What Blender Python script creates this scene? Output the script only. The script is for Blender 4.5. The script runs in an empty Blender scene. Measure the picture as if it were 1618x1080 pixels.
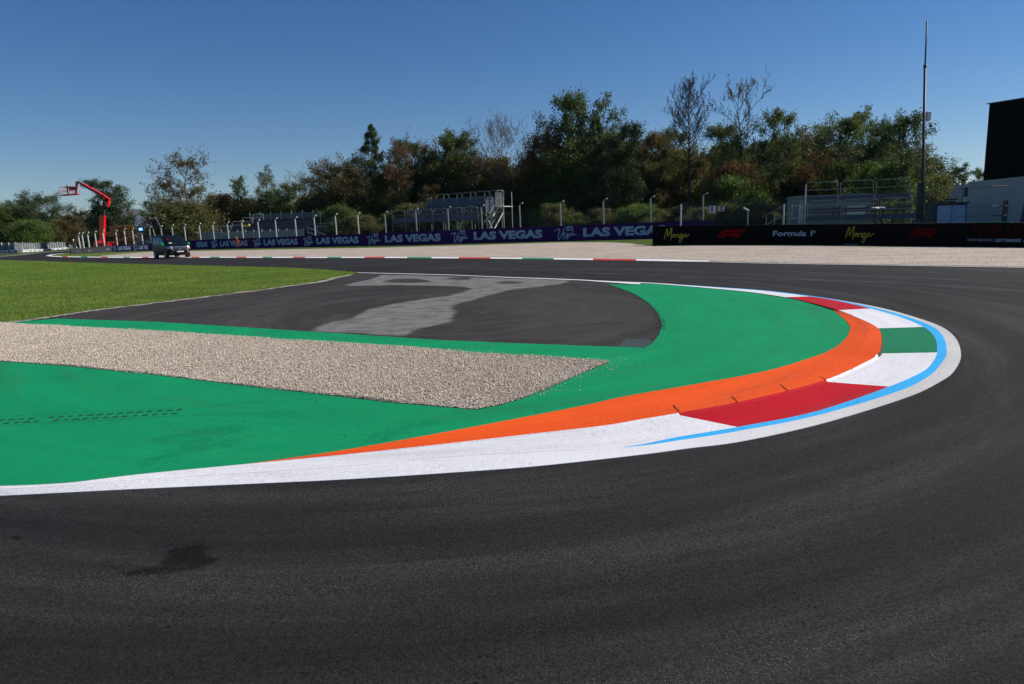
import bpy, bmesh, math, random
import numpy as np
from mathutils import Vector, Matrix, geometry
R = math.radians
C = bpy.context.scene.collection
scene = bpy.context.scene
# ------------------------------------------------------------------ camera, sky, sun, exposure
PITCH, ROLL, CAMH = 9.47, 1.70, 1.60
cam = bpy.data.cameras.new('camera'); camo = bpy.data.objects.new('camera', cam); C.objects.link(camo)
CM = Matrix.Rotation(R(90 - PITCH), 3, 'X') @ Matrix.Rotation(R(-ROLL), 3, 'Z')
camo.matrix_world = Matrix.Translation((0, 0, CAMH)) @ CM.to_4x4()
cam.lens = 24; cam.sensor_width = 36; cam.clip_end = 60000; cam.clip_start = .05
scene.camera = camo
SUN_EL, SUN_AZ = 37, 12          # azimuth measured from +X (right) towards +Y (away)
sd = Vector((math.cos(R(SUN_EL)) * math.cos(R(SUN_AZ)), math.cos(R(SUN_EL)) * math.sin(R(SUN_AZ)), math.sin(R(SUN_EL))))
world = bpy.data.worlds.new('World'); scene.world = world; world.use_nodes = True
wn = world.node_tree.nodes; wl = world.node_tree.links
sky = wn.new('ShaderNodeTexSky'); sky.sky_type = 'NISHITA'; sky.sun_disc = False
sky.sun_elevation = R(SUN_EL); sky.sun_rotation = math.atan2(sd.x, sd.y)
sky.air_density = 1.0; sky.dust_density = 0.0; sky.ozone_density = 5.5; sky.altitude = 150
hs = wn.new('ShaderNodeHueSaturation'); hs.inputs['Saturation'].default_value = 1.22; hs.inputs['Hue'].default_value = .507; wl.new(sky.outputs[0], hs.inputs['Color'])
wl.new(hs.outputs[0], wn['Background'].inputs[0]); wn['Background'].inputs[1].default_value = 0.063
sun = bpy.data.lights.new('sun', 'SUN'); sun.energy = 4.8; sun.angle = R(.53); sun.color = (1, .95, .87)
suno = bpy.data.objects.new('sun', sun); C.objects.link(suno)
suno.rotation_euler = sd.to_track_quat('Z', 'Y').to_euler()
scene.view_settings.view_transform = 'Standard'; scene.view_settings.look = 'None'
scene.view_settings.exposure = 0.34; scene.view_settings.gamma = 1
scene.cycles.max_bounces = 6; scene.cycles.transparent_max_bounces = 12
# ------------------------------------------------------------------ pixel <-> place helpers
F = 24 / 36 * 1618
def ray(px, py): return CM @ Vector(((px - 809) / F, (540 - py) / F, -1))
def g(px, py, z=0.0):
    d = ray(px, py); t = (z - CAMH) / d.z
    return Vector((d.x * t, d.y * t, z))
def at(px, py, Y):
    d = ray(px, py); t = Y / d.y
    return Vector((d.x * t, Y, CAMH + d.z * t))
def hgt(p, py):
    a = CM.transposed() @ Vector((p.x, p.y, -CAMH)); u = CM.transposed() @ Vector((0, 0, 1)); k = (540 - py) / F
    return (-k * a.z - a.y) / (u.y + k * u.z)
def base(px, Y):                       # ground point at depth Y that stands under image column px (measured near the horizon)
    p = at(px, 375, Y); return Vector((p.x, Y, 0))
# ------------------------------------------------------------------ tagging
def tag(o, label=None, cat=None, group=None, kind=None):
    if label: o['label'] = label
    if cat: o['category'] = cat
    if group: o['group'] = group
    if kind: o['kind'] = kind
    return o
def empty(name, loc=(0, 0, 0), rz=0, label=None, cat=None, group=None):
    o = bpy.data.objects.new(name, None); C.objects.link(o); o.location = loc; o.rotation_euler = (0, 0, rz)
    return tag(o, label, cat, group)
def mobj(name, me, mats, parent=None):
    o = bpy.data.objects.new(name, me); C.objects.link(o)
    for m in (mats if isinstance(mats, (list, tuple)) else [mats]): me.materials.append(m)
    if parent: o.parent = parent
    return o
class MB:
    def __init__(s): s.v = []; s.f = []; s.mi = []
    def add(s, vs, fs, mi=0):
        n = len(s.v); s.v += [tuple(v) for v in vs]; s.f += [tuple(i + n for i in f) for f in fs]; s.mi += [mi] * len(fs); return s
    def box(s, c, sz, rz=0, rot=None, mi=0, bev=0):
        x, y, z = sz[0] / 2, sz[1] / 2, sz[2] / 2
        m = rot if rot else Matrix.Rotation(rz, 3, 'Z'); c = Vector(c)
        if bev > 0:
            b = min(bev, x * .9, y * .9, z * .9); pts = []
            for (zz, k) in ((-z, b), (-z + b, 0), (z - b, 0), (z, b)):
                X, Y = x - k, y - k
                pts += [(-X + b, -Y, zz), (X - b, -Y, zz), (X, -Y + b, zz), (X, Y - b, zz), (X - b, Y, zz), (-X + b, Y, zz), (-X, Y - b, zz), (-X, -Y + b, zz)]
            fs = [tuple(range(7, -1, -1)), tuple(range(24, 32))]
            for r in range(3):
                for i in range(8): fs.append((r * 8 + i, r * 8 + (i + 1) % 8, r * 8 + 8 + (i + 1) % 8, r * 8 + 8 + i))
            return s.add([c + m @ Vector(p) for p in pts], fs, mi)
        vs = [c + m @ Vector((a * x, b * y, d * z)) for d in (-1, 1) for (a, b) in ((-1, -1), (1, -1), (1, 1), (-1, 1))]
        return s.add(vs, [(3, 2, 1, 0), (4, 5, 6, 7), (0, 1, 5, 4), (1, 2, 6, 5), (2, 3, 7, 6), (3, 0, 4, 7)], mi)
    def bar(s, p, q, w, h, mi=0):       # rectangular bar from p to q
        p = Vector(p); q = Vector(q); d = q - p; L = d.length
        rot = d.to_track_quat('X', 'Z').to_matrix()
        return s.box((p + q) / 2, (L, w, h), rot=rot, mi=mi)
    def tube(s, p, q, r, r2=None, n=6, mi=0, cap=True):
        p = Vector(p); q = Vector(q); r2 = r if r2 is None else r2
        m = (q - p).to_track_quat('Z', 'Y').to_matrix(); vs = []
        for c, rr in ((p, r), (q, r2)):
            for i in range(n): a = 2 * math.pi * i / n; vs.append(c + m @ Vector((rr * math.cos(a), rr * math.sin(a), 0)))
        fs = [(i, (i + 1) % n, n + (i + 1) % n, n + i) for i in range(n)]
        if cap: fs += [tuple(range(n - 1, -1, -1)), tuple(range(n, 2 * n))]
        return s.add(vs, fs, mi)
    def path(s, pts, r, n=6, mi=0):
        for a, b in zip(pts[:-1], pts[1:]): s.tube(a, b, r, n=n, mi=mi)
        return s
    def poly(s, pts, mi=0):
        tris = geometry.tessellate_polygon([[Vector(p) for p in pts]])
        fs = []
        for t in tris:
            a, b, c = [Vector(pts[i]) for i in t]
            fs.append(t if (b - a).cross(c - a).z >= 0 else (t[0], t[2], t[1]))
        return s.add(pts, fs, mi)
    def ball(s, c, r, n=8, m=5, sc=(1, 1, 1), mi=0):
        vs = []; c = Vector(c)
        for j in range(m + 1):
            th = math.pi * j / m
            for i in range(n):
                a = 2 * math.pi * i / n
                vs.append(c + Vector((r * math.sin(th) * math.cos(a) * sc[0], r * math.sin(th) * math.sin(a) * sc[1], r * math.cos(th) * sc[2])))
        fs = [(j * n + i, (j + 1) * n + i, (j + 1) * n + (i + 1) % n, j * n + (i + 1) % n) for j in range(m) for i in range(n)]
        return s.add(vs, fs, mi)
    def build(s, name, mats, parent=None, smooth=False):
        me = bpy.data.meshes.new(name); me.from_pydata(s.v, [], s.f); me.update()
        if any(s.mi): me.polygons.foreach_set('material_index', s.mi)
        if smooth: me.polygons.foreach_set('use_smooth', [True] * len(me.polygons))
        return mobj(name, me, mats, parent)
def npmesh(name, V, Fc):
    me = bpy.data.meshes.new(name); k = Fc.shape[1]
    me.vertices.add(len(V)); me.vertices.foreach_set('co', V.astype(np.float32).ravel())
    me.loops.add(Fc.size); me.loops.foreach_set('vertex_index', Fc.astype(np.int32).ravel())
    me.polygons.add(len(Fc)); me.polygons.foreach_set('loop_start', np.arange(0, Fc.size, k, dtype=np.int32))
    me.update(calc_edges=True); return me
# ------------------------------------------------------------------ materials
def newmat(name):
    m = bpy.data.materials.new(name); m.use_nodes = True
    nt = m.node_tree; return m, nt, nt.nodes, nt.links, nt.nodes['Principled BSDF']
def noise(nt, scale, detail=4, vec=None, rough=.55, dist=0):
    n = nt.nodes.new('ShaderNodeTexNoise'); n.inputs['Scale'].default_value = scale; n.inputs['Detail'].default_value = detail
    n.inputs['Roughness'].default_value = rough; n.inputs['Distortion'].default_value = dist
    if vec is None:
        tc = nt.nodes.new('ShaderNodeTexCoord'); vec = tc.outputs['Object']
    nt.links.new(vec, n.inputs['Vector']); return n.outputs['Fac']
def ramp(nt, fac, stops, mode='LINEAR'):
    r = nt.nodes.new('ShaderNodeValToRGB'); r.color_ramp.interpolation = mode
    e = r.color_ramp.elements
    while len(e) < len(stops): e.new(.5)
    for i, (p, c) in enumerate(stops):
        e[i].position = p; e[i].color = (*c, 1) if isinstance(c, (tuple, list)) else (c, c, c, 1)
    nt.links.new(fac, r.inputs[0]); return r.outputs[0]
def mix(nt, a, b, fac, mode='MIX'):
    n = nt.nodes.new('ShaderNodeMix'); n.data_type = 'RGBA'; n.blend_type = mode
    for sock, val in ((n.inputs[6], a), (n.inputs[7], b), (n.inputs[0], fac)):
        if isinstance(val, (int, float)): sock.default_value = val if sock == n.inputs[0] else (val, val, val, 1)
        elif isinstance(val, (tuple, list)): sock.default_value = (*val[:3], 1)
        else: nt.links.new(val, sock)
    return n.outputs[2]
def math_(nt, op, a, b=None, clamp=False):
    n = nt.nodes.new('ShaderNodeMath'); n.operation = op; n.use_clamp = clamp
    for i, v in enumerate((a, b)):
        if v is None: continue
        if isinstance(v, (int, float)): n.inputs[i].default_value = v
        else: nt.links.new(v, n.inputs[i])
    return n.outputs[0]
def bump(nt, h, strength, dist, b):
    n = nt.nodes.new('ShaderNodeBump'); n.inputs['Strength'].default_value = strength; n.inputs['Distance'].default_value = dist
    nt.links.new(h, n.inputs['Height']); nt.links.new(n.outputs[0], b.inputs['Normal'])
def scaled(nt, sc, loc=(0, 0, 0), rz=0):
    tc = nt.nodes.new('ShaderNodeTexCoord'); mp = nt.nodes.new('ShaderNodeMapping')
    mp.inputs['Scale'].default_value = sc; mp.inputs['Location'].default_value = loc; mp.inputs['Rotation'].default_value = (0, 0, rz)
    nt.links.new(tc.outputs['Object'], mp.inputs[0]); return mp.outputs[0]
def M(name, c, rough=.55, metal=0, var=.18, scale=3, bmp=0, bscale=60, spec=.5, coat=0):
    m, nt, N, L, b = newmat(name)
    lo = tuple(x * (1 - var) for x in c); hi = tuple(min(1, x * (1 + var)) for x in c)
    col = ramp(nt, noise(nt, scale, 6), [(.3, lo), (.7, hi)])
    L.new(col, b.inputs['Base Color']); b.inputs['Roughness'].default_value = rough; b.inputs['Metallic'].default_value = metal
    b.inputs['Specular IOR Level'].default_value = spec; b.inputs['Coat Weight'].default_value = coat
    if bmp: bump(nt, noise(nt, bscale, 3), bmp, .01, b)
    return m
def polar(nt, cx, cy):                  # (distance from corner centre, angle*few, 0): streaks that follow the racing line
    tc = nt.nodes.new('ShaderNodeTexCoord'); s = nt.nodes.new('ShaderNodeSeparateXYZ'); nt.links.new(tc.outputs['Object'], s.inputs[0])
    x = math_(nt, 'SUBTRACT', s.outputs[0], cx); y = math_(nt, 'MULTIPLY', math_(nt, 'SUBTRACT', s.outputs[1], cy), .8)
    r = math_(nt, 'SQRT', math_(nt, 'ADD', math_(nt, 'MULTIPLY', x, x), math_(nt, 'MULTIPLY', y, y)))
    a = math_(nt, 'MULTIPLY', math_(nt, 'ARCTAN2', y, x), .55)
    cb = nt.nodes.new('ShaderNodeCombineXYZ'); nt.links.new(r, cb.inputs[0]); nt.links.new(a, cb.inputs[1]); return cb.outputs[0]
def grain(nt, scale, lo, hi):           # random tone per stone of the aggregate
    vo = nt.nodes.new('ShaderNodeTexVoronoi'); vo.inputs['Scale'].default_value = scale
    tc = nt.nodes.new('ShaderNodeTexCoord'); nt.links.new(tc.outputs['Object'], vo.inputs['Vector'])
    sx = nt.nodes.new('ShaderNodeSeparateColor'); nt.links.new(vo.outputs['Color'], sx.inputs[0])
    return ramp(nt, sx.outputs[0], [(0, lo), (1, hi)]), vo, sx
def asphalt(name, lo, hi, streak=.35, spk=.25):
    m, nt, N, L, b = newmat(name)
    v = polar(nt, -1.0, 13.5)
    s1 = ramp(nt, noise(nt, 2.3, 8, v, .66), [(.34, 1 - streak), (.5, .95), (.64, 1 + streak)])
    s2 = ramp(nt, noise(nt, 5.5, 5, v, .7), [(.3, .84), (.7, 1.14)])
    big = ramp(nt, noise(nt, .23, 3), [(.35, .85), (.65, 1.12)])
    fine = noise(nt, 75, 9, rough=.85)
    col = ramp(nt, fine, [(.36, lo), (.62, hi)])
    g1, vo, sx = grain(nt, 115, .72, 1.28); g2, vo2, sx2 = grain(nt, 240, .65, 1.35)
    for q in (s1, s2, big, g1, g2): col = mix(nt, col, q, 1, 'MULTIPLY')
    pit = math_(nt, 'MULTIPLY', math_(nt, 'GREATER_THAN', sx.outputs[1], .93), ramp(nt, noise(nt, 3, 3), [(.45, .1), (.6, .85)]))
    col = mix(nt, col, (.004, .004, .004), pit)
    sp = math_(nt, 'MULTIPLY', math_(nt, 'GREATER_THAN', sx2.outputs[2], .94), ramp(nt, noise(nt, 2.3, 8, v, .66), [(.50, .0), (.62, 1.0)]))
    col = mix(nt, col, (spk, spk, spk * .98), sp)
    L.new(col, b.inputs['Base Color']); b.inputs['Roughness'].default_value = .92; b.inputs['Specular IOR Level'].default_value = .12
    bump(nt, math_(nt, 'ADD', fine, math_(nt, 'MULTIPLY', vo.outputs['Distance'], .5)), .55, .006, b); return m
def paint(name, c, worn=.18, under=(.03, .03, .03), grain_=.5, tyre=.0, var=.09):
    m, nt, N, L, b = newmat(name)
    v = polar(nt, -1.0, 13.5)
    col = ramp(nt, noise(nt, .7, 7, rough=.65), [(.3, tuple(x * (1 - var) for x in c)), (.7, tuple(min(.92, x * (1 + var)) for x in c))])
    g1, vo, sx = grain(nt, 80, .90, 1.05); col = mix(nt, col, g1, 1, 'MULTIPLY')
    col = mix(nt, col, ramp(nt, noise(nt, 30, 8, rough=.85), [(.36, .86), (.55, 1.0)]), 1, 'MULTIPLY')
    col = mix(nt, col, ramp(nt, noise(nt, 3, 6, v, .7), [(.3, .88), (.6, 1.03)]), 1, 'MULTIPLY')
    w = ramp(nt, noise(nt, 55, 8, rough=.9), [(.60 - worn * .2, 0.0), (.66, 1.0)])
    w = math_(nt, 'MULTIPLY', w, ramp(nt, noise(nt, 1.6, 6, v, .65), [(.42, .05), (.62, grain_)]))
    w = math_(nt, 'MULTIPLY', w, worn * 4, True)
    col = mix(nt, col, under, w)
    pit = math_(nt, 'MULTIPLY', math_(nt, 'GREATER_THAN', sx.outputs[1], .985), ramp(nt, noise(nt, 1.1, 4), [(.5, .0), (.62, .8)]))
    col = mix(nt, col, tuple(x * .12 for x in c), pit)
    if tyre: col = mix(nt, col, (.06, .055, .05), math_(nt, 'MULTIPLY', ramp(nt, noise(nt, 3.2, 7, v, .72), [(.53, 0.0), (.72, 1.0)]), tyre))
    L.new(col, b.inputs['Base Color']); b.inputs['Roughness'].default_value = .8; b.inputs['Specular IOR Level'].default_value = .08
    bump(nt, noise(nt, 70, 7, rough=.8), .7, .007, b); return m
def gravel_mat(name, lo, hi, sc, rake=0):
    m, nt, N, L, b = newmat(name)
    vo = nt.nodes.new('ShaderNodeTexVoronoi'); vo.inputs['Scale'].default_value = sc
    tc = nt.nodes.new('ShaderNodeTexCoord'); L.new(tc.outputs['Object'], vo.inputs['Vector'])
    sx = nt.nodes.new('ShaderNodeSeparateColor'); L.new(vo.outputs['Color'], sx.inputs[0])
    col = ramp(nt, sx.outputs[0], [(0, tuple(x * .55 for x in lo)), (.25, lo), (.7, hi), (1, tuple(min(1, x * 1.3) for x in hi))])
    col = mix(nt, col, ramp(nt, noise(nt, .5, 5), [(.3, .84), (.7, 1.1)]), 1, 'MULTIPLY')
    if rake:
        lines = noise(nt, 1, 3, scaled(nt, (.05, 3.2, 1), rz=R(rake)), .6)
        col = mix(nt, col, ramp(nt, lines, [(.35, .74), (.55, 1.05)]), 1, 'MULTIPLY')
        lines2 = noise(nt, 1, 2, scaled(nt, (.25, 12, 1), rz=R(rake)), .6)
        col = mix(nt, col, ramp(nt, lines2, [(.35, .86), (.6, 1.06)]), 1, 'MULTIPLY')
    L.new(col, b.inputs['Base Color']); b.inputs['Roughness'].default_value = .9
    bump(nt, vo.outputs['Distance'], 1, .02, b); return m
def grass_mat(name, a, c, d):
    m, nt, N, L, b = newmat(name)
    col = ramp(nt, noise(nt, .35, 6, rough=.65), [(.3, a), (.55, c), (.75, d)])
    col = mix(nt, col, ramp(nt, noise(nt, 28, 4, rough=.8), [(.3, .6), (.7, 1.25)]), 1, 'MULTIPLY')
    col = mix(nt, col, ramp(nt, noise(nt, 1.2, 4, scaled(nt, (.15, 1, 1))), [(.3, .82), (.7, 1.12)]), 1, 'MULTIPLY')
    L.new(col, b.inputs['Base Color']); b.inputs['Roughness'].default_value = .95; b.inputs['Specular IOR Level'].default_value = .1
    bump(nt, noise(nt, 35, 4), .9, .05, b); return m
def rnd_mat(name, stops, rough=.85, transl=0, nscale=None, spec=.3):
    m, nt, N, L, b = newmat(name)
    ge = nt.nodes.new('ShaderNodeNewGeometry'); f = ge.outputs['Random Per Island']
    if nscale:
        oi = nt.nodes.new('ShaderNodeObjectInfo'); vm = nt.nodes.new('ShaderNodeVectorMath'); vm.operation = 'ADD'
        L.new(ge.outputs['Position'], vm.inputs[0]); L.new(oi.outputs['Random'], vm.inputs[1])
        f = math_(nt, 'ADD', math_(nt, 'MULTIPLY', f, .45), math_(nt, 'MULTIPLY', noise(nt, nscale, 3, vm.outputs[0]), .75)); f = math_(nt, 'SUBTRACT', f, .1)
    col = ramp(nt, f, stops); L.new(col, b.inputs['Base Color']); b.inputs['Roughness'].default_value = rough; b.inputs['Specular IOR Level'].default_value = spec
    if transl:
        t = nt.nodes.new('ShaderNodeBsdfTranslucent'); L.new(mix(nt, col, (1.5, 1.6, .8), 1, 'MULTIPLY'), t.inputs[0])
        mx = nt.nodes.new('ShaderNodeMixShader'); mx.inputs[0].default_value = transl
        L.new(b.outputs[0], mx.inputs[1]); L.new(t.outputs[0], mx.inputs[2]); L.new(mx.outputs[0], N['Material Output'].inputs[0])
    return m
def alpha_mat(name, c, lo, hi, sc, vec=None, maxa=1.0):
    m, nt, N, L, b = newmat(name)
    b.inputs['Base Color'].default_value = (*c, 1); b.inputs['Roughness'].default_value = .85
    v = scaled(nt, vec) if vec else None
    a = ramp(nt, noise(nt, sc, 6, v, .7), [(lo, 0.0), (hi, maxa)])
    t = nt.nodes.new('ShaderNodeBsdfTransparent'); mx = nt.nodes.new('ShaderNodeMixShader')
    L.new(a, mx.inputs[0]); L.new(t.outputs[0], mx.inputs[1]); L.new(b.outputs[0], mx.inputs[2]); L.new(mx.outputs[0], N['Material Output'].inputs[0]); return m
def emis(name, c, s):
    m, nt, N, L, b = newmat(name); b.inputs['Emission Color'].default_value = (*c, 1); b.inputs['Emission Strength'].default_value = s
    b.inputs['Base Color'].default_value = (0, 0, 0, 1); return m

m_track = asphalt('asphalt_track', (.0125, .012, .0118), (.034, .0325, .0315), .36, .12)
m_runoff = asphalt('asphalt_runoff', (.028, .0245, .0235), (.056, .049, .046), .15, .2)
m_green = paint('green_paint', (.006, .27, .105), .25, (.008, .10, .05), .8, .22)
m_orange = paint('orange_paint', (.86, .10, .014), .10, (.25, .05, .02), .6, .35)
m_white = paint('white_paint', (.76, .75, .77), .20, (.25, .25, .25), .9, .22, .04)
m_whiteW = paint('worn_white_paint', (.52, .51, .50), .40, (.12, .12, .12), 1.0, .15, .1)
m_joint_step = M('dark_joint_step', (.05, .018, .01), .95)
def wear_x(m, fresh):
    nt = m.node_tree; b = nt.nodes['Principled BSDF']; src = b.inputs['Base Color'].links[0].from_socket
    tc = nt.nodes.new('ShaderNodeTexCoord'); s = nt.nodes.new('ShaderNodeSeparateXYZ'); nt.links.new(tc.outputs['Object'], s.inputs[0])
    x = math_(nt, 'ADD', s.outputs[0], math_(nt, 'MULTIPLY', noise(nt, 3, 4), .9))
    k = nt.nodes.new('ShaderNodeMapRange'); k.inputs['From Min'].default_value = 1.2; k.inputs['From Max'].default_value = 4.2; nt.links.new(x, k.inputs['Value'])
    nt.links.new(mix(nt, fresh, src, k.outputs[0]), b.inputs['Base Color'])
wear_x(m_whiteW, (.72, .71, .72))
m_red = paint('red_paint', (.50, .008, .018), .3, (.40, .12, .12), .9, .5)
m_kgreen = paint('kerb_green_paint', (.012, .20, .092), .2, (.02, .08, .05), .8, .3)
m_blue = paint('blue_paint', (.045, .42, .83), .15, (.2, .3, .4), .6, .0)
m_grass = grass_mat('grass', (.075, .115, .02), (.13, .185, .035), (.21, .235, .075))
m_verge = grass_mat('dry_verge_grass', (.04, .07, .014), (.075, .12, .02), (.13, .15, .04))
m_gravbed = gravel_mat('gravel_bed', (.26, .225, .19), (.42, .36, .30), 48)
m_gravfar = gravel_mat('gravel_trap', (.34, .275, .215), (.50, .415, .335), 22, 4)
m_stone = rnd_mat('loose_stones', [(0, (.14, .12, .10)), (.07, (.36, .31, .26)), (.3, (.52, .43, .335)), (.6, (.62, .51, .40)), (.85, (.66, .57, .47)), (1, (.84, .77, .68))], .8)
m_galv = M('galvanised_steel', (.26, .27, .28), .6, .35, .2, 8)
m_galvw = M('pale_steel', (.50, .50, .48), .6, .1, .12, 6)
m_dkpost = M('dark_steel', (.035, .038, .045), .6, .1, .2, 6)
m_dkwire = M('weathered_wire', (.10, .105, .11), .6, .3, .1, 6)
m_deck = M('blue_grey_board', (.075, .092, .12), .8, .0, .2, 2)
m_deckd = M('dark_blue_seat', (.03, .037, .055), .5, 0, .25, 3)
m_screen = M('green_grey_netting', (.12, .15, .135), .8, 0, .2, 2)
m_purple = M('purple_banner', (.044, .014, .085), .8, 0, .15, 1.2, spec=.1)
m_black = M('black_banner', (.003, .003, .004), .8, 0, .3, 1.5, spec=.1)
m_blackdull = M('faded_black_banner', (.022, .022, .026), .5, 0, .3, 1.5)
m_letter = M('pale_blue_lettering', (.34, .42, .55), .6, 0, .05, 4, spec=.1)
m_yellow = M('yellow_lettering', (.55, .47, .05), .6, 0, .1, 4, spec=.1)
m_logored = M('red_logo', (.24, .003, .004), .8, 0, .1, 3, spec=.05)
m_dred = M('dark_red_lettering', (.055, .003, .004), .8, 0, .2, 6, spec=.05)
m_cabin = M('grey_cabin_cladding', (.21, .205, .205), .7, 0, .1, 1)
m_concrete = M('concrete', (.36, .35, .33), .85, 0, .15, 2, .3)
m_whitebox = M('white_panel', (.60, .62, .64), .45, 0, .05, .6)
m_whiteshade = M('shade_darkened_white', (.36, .35, .35), .7, 0, .08, .7)  # white cladding with the shade on the trailer put into its colour
m_cranered = M('red_machine_paint', (.78, .012, .012), .35, 0, .08, 4, coat=.3)
m_rubber = M('black_rubber', (.012, .012, .012), .75, 0, .2, 20)
m_dark = M('dark_plastic', (.012, .012, .014), .4, 0, .2, 8)
m_van = M('dark_grey_car_paint', (.004, .005, .006), .4, 0, .06, 5, spec=.2)
m_glass = M('tinted_glass', (.006, .010, .012), .08, 0, .1, 2, spec=.35)
m_chrome = M('chrome', (.7, .7, .7), .2, 1, .05, 5)
m_mirrorg = M('green_wrap', (.01, .35, .12), .4)
m_headl = M('headlight_glass', (.45, .47, .5), .12, .3, .3, 30)
m_amber = M('amber_lens', (.7, .12, .01), .3)
m_bark = M('bark', (.055, .045, .036), .9, 0, .35, 6)
m_barkpale = M('pale_bark', (.13, .115, .10), .9, 0, .3, 6)
m_orangecl = M('orange_overall', (.95, .13, .02), .8, 0, .08, 12)
m_skin = M('skin', (.45, .24, .16), .6)
m_blackcl = M('black_clothing', (.02, .02, .022), .85)
m_greencl = M('green_vest', (.03, .55, .12), .7)
m_hair = M('brown_hair', (.04, .025, .015), .8)
m_whitecl = M('white_cap', (.7, .7, .68), .7)
G1 = [(0, (.017, .030, .008)), (.4, (.052, .080, .020)), (.7, (.105, .14, .037)), (1, (.18, .21, .07))]
leafs = {
 'green': rnd_mat('green_leaves', G1, .6, .3, .35),
 'deep': rnd_mat('deep_green_leaves', [(0, (0.012, 0.024, 0.010)), (.5, (0.039, 0.066, 0.022)), (1, (0.104, 0.134, 0.051))], .6, .3, .35),
 'bright': rnd_mat('bright_green_leaves', [(0, (0.030, 0.061, 0.012)), (.5, (0.085, 0.140, 0.027)), (1, (0.183, 0.232, 0.061))], .6, .3, .35),
 'olive': rnd_mat('olive_leaves', [(0, (0.027, 0.032, 0.011)), (.5, (0.098, 0.100, 0.032)), (1, (0.220, 0.195, 0.079))], .6, .3, .35),
 'brown': rnd_mat('brown_autumn_leaves', [(0, (0.030, 0.032, 0.012)), (.4, (0.091, 0.079, 0.029)), (.75, (0.171, 0.116, 0.046)), (1, (0.281, 0.207, 0.110))], .7, .3, .35),
 'rust': rnd_mat('rust_autumn_leaves', [(0, (0.037, 0.027, 0.012)), (.4, (0.104, 0.061, 0.024)), (.8, (0.207, 0.085, 0.032)), (1, (0.293, 0.122, 0.043))], .7, .3, .35),
 'grey': rnd_mat('grey_green_leaves', [(0, (0.043, 0.051, 0.029)), (.5, (0.110, 0.122, 0.067)), (1, (0.207, 0.201, 0.134))], .7, .3, .35),
}
# ------------------------------------------------------------------ the ground, as stacked sheets
def sheet(name, pix, z, m, world_pts=None, jag=0, sub=0, seed=1):
    rnd = random.Random(seed)
    P = [g(x, y, z) for x, y in pix] if pix else [Vector((*p, z)) for p in world_pts]
    if jag:
        Q = []
        for a, b in zip(P, P[1:] + P[:1]):
            n = max(1, int((b - a).length / sub)); n = min(n, 120)
            for i in range(n):
                p = a.lerp(b, i / n); Q.append(p + Vector((rnd.uniform(-jag, jag), rnd.uniform(-jag, jag), 0)) if i else p)
        P = Q
    return tag(MB().poly(P).build(name, m), kind='structure')
def spline(pts, n=6):
    out = []; P = [Vector((*p, 0)) if len(p) == 2 else Vector(p) for p in pts]
    for i in range(len(P) - 1):
        a, b, c, d = P[max(i - 1, 0)], P[i], P[i + 1], P[min(i + 2, len(P) - 1)]
        for k in range(n):
            t = k / n
            out.append(.5 * ((2 * b) + (c - a) * t + (2 * a - 5 * b + 4 * c - d) * t * t + (3 * b - a - 3 * c + d) * t ** 3))
    return out + [P[-1]]
sheet('ground', None, 0, m_verge, [(-12000, -300), (12000, -300), (12000, 16000), (-12000, 16000)])
KL = [(80, 404.6), (100, 405.6), (150, 406.3), (200, 406.9), (300, 406.6), (400, 406.8), (500, 407), (600, 407), (700, 407.6), (800, 408.4), (900, 409.8), (1000, 411.3), (1120, 413.2), (1200, 415.3), (1300, 417), (1400, 418.6), (1500, 420.2), (1618, 422.2)]
far_edge = KL
tr = [g(*p, .006) for p in [(-300, 430), (0, 404.5), (30, 402), (59, 399), (82, 397.4), (113, 395), (150, 392.5), (150, 395.5), (113, 398.3), (85, 401.5), (75, 403.6)] + far_edge]
e = tr[-1]
tr += [Vector((60, 36, .006)), Vector((90, 10, .006)), Vector((90, -40, .006)), Vector((-80, -40, .006)), Vector((-80, 10, .006))]
tag(MB().poly(tr).build('track_asphalt', m_track), kind='structure')
GR_top = [(-400, 404), (-200, 406), (0, 410.3), (33, 411.3), (74, 412.6), (120, 414.2), (200, 416.6), (300, 419), (450, 422.6), (517, 426), (568, 430.6)]
GR_bot = [(530, 438), (500, 445), (370, 462), (259, 475.5), (148, 489), (74, 500), (0, 509.6), (-200, 538), (-600, 600)]
sheet('infield_grass', GR_top + GR_bot, .010, m_grass, jag=.04, sub=.3)
sheet('runoff_asphalt', [(565, 430.8), (500, 447), (370, 464), (259, 477.5), (148, 491), (80, 503.5), (-10, 512), (300, 530), (700, 545), (1030, 560), (1150, 500), (1000, 446.5), (900, 441), (800, 437.5), (700, 433.6)], .014, m_runoff)
def ribbon(name, pts, w, z, m, jag=.0, seed=3):
    rnd = random.Random(seed); P = spline([g(*p, z) for p in pts], 14); mb = MB(); L = []; Rr = []
    for i, p in enumerate(P):
        d = (P[min(i + 1, len(P) - 1)] - P[max(i - 1, 0)]).normalized(); n = Vector((-d.y, d.x, 0))
        L.append(p + n * (w / 2 + rnd.uniform(-jag, jag))); Rr.append(p - n * (w / 2 + rnd.uniform(-jag, jag)))
    k = len(P); mb.add(L + Rr, [(i, k + i, k + i + 1, i + 1) for i in range(k - 1)]); return tag(mb.build(name, m), kind='structure')
ribbon('gravel_fringe', [(555, 433.5), (530, 438.5), (500, 445.5), (370, 463), (259, 476.5), (148, 490), (74, 501), (0, 511), (-100, 524)], .22, .016, m_gravbed, .08)
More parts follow.
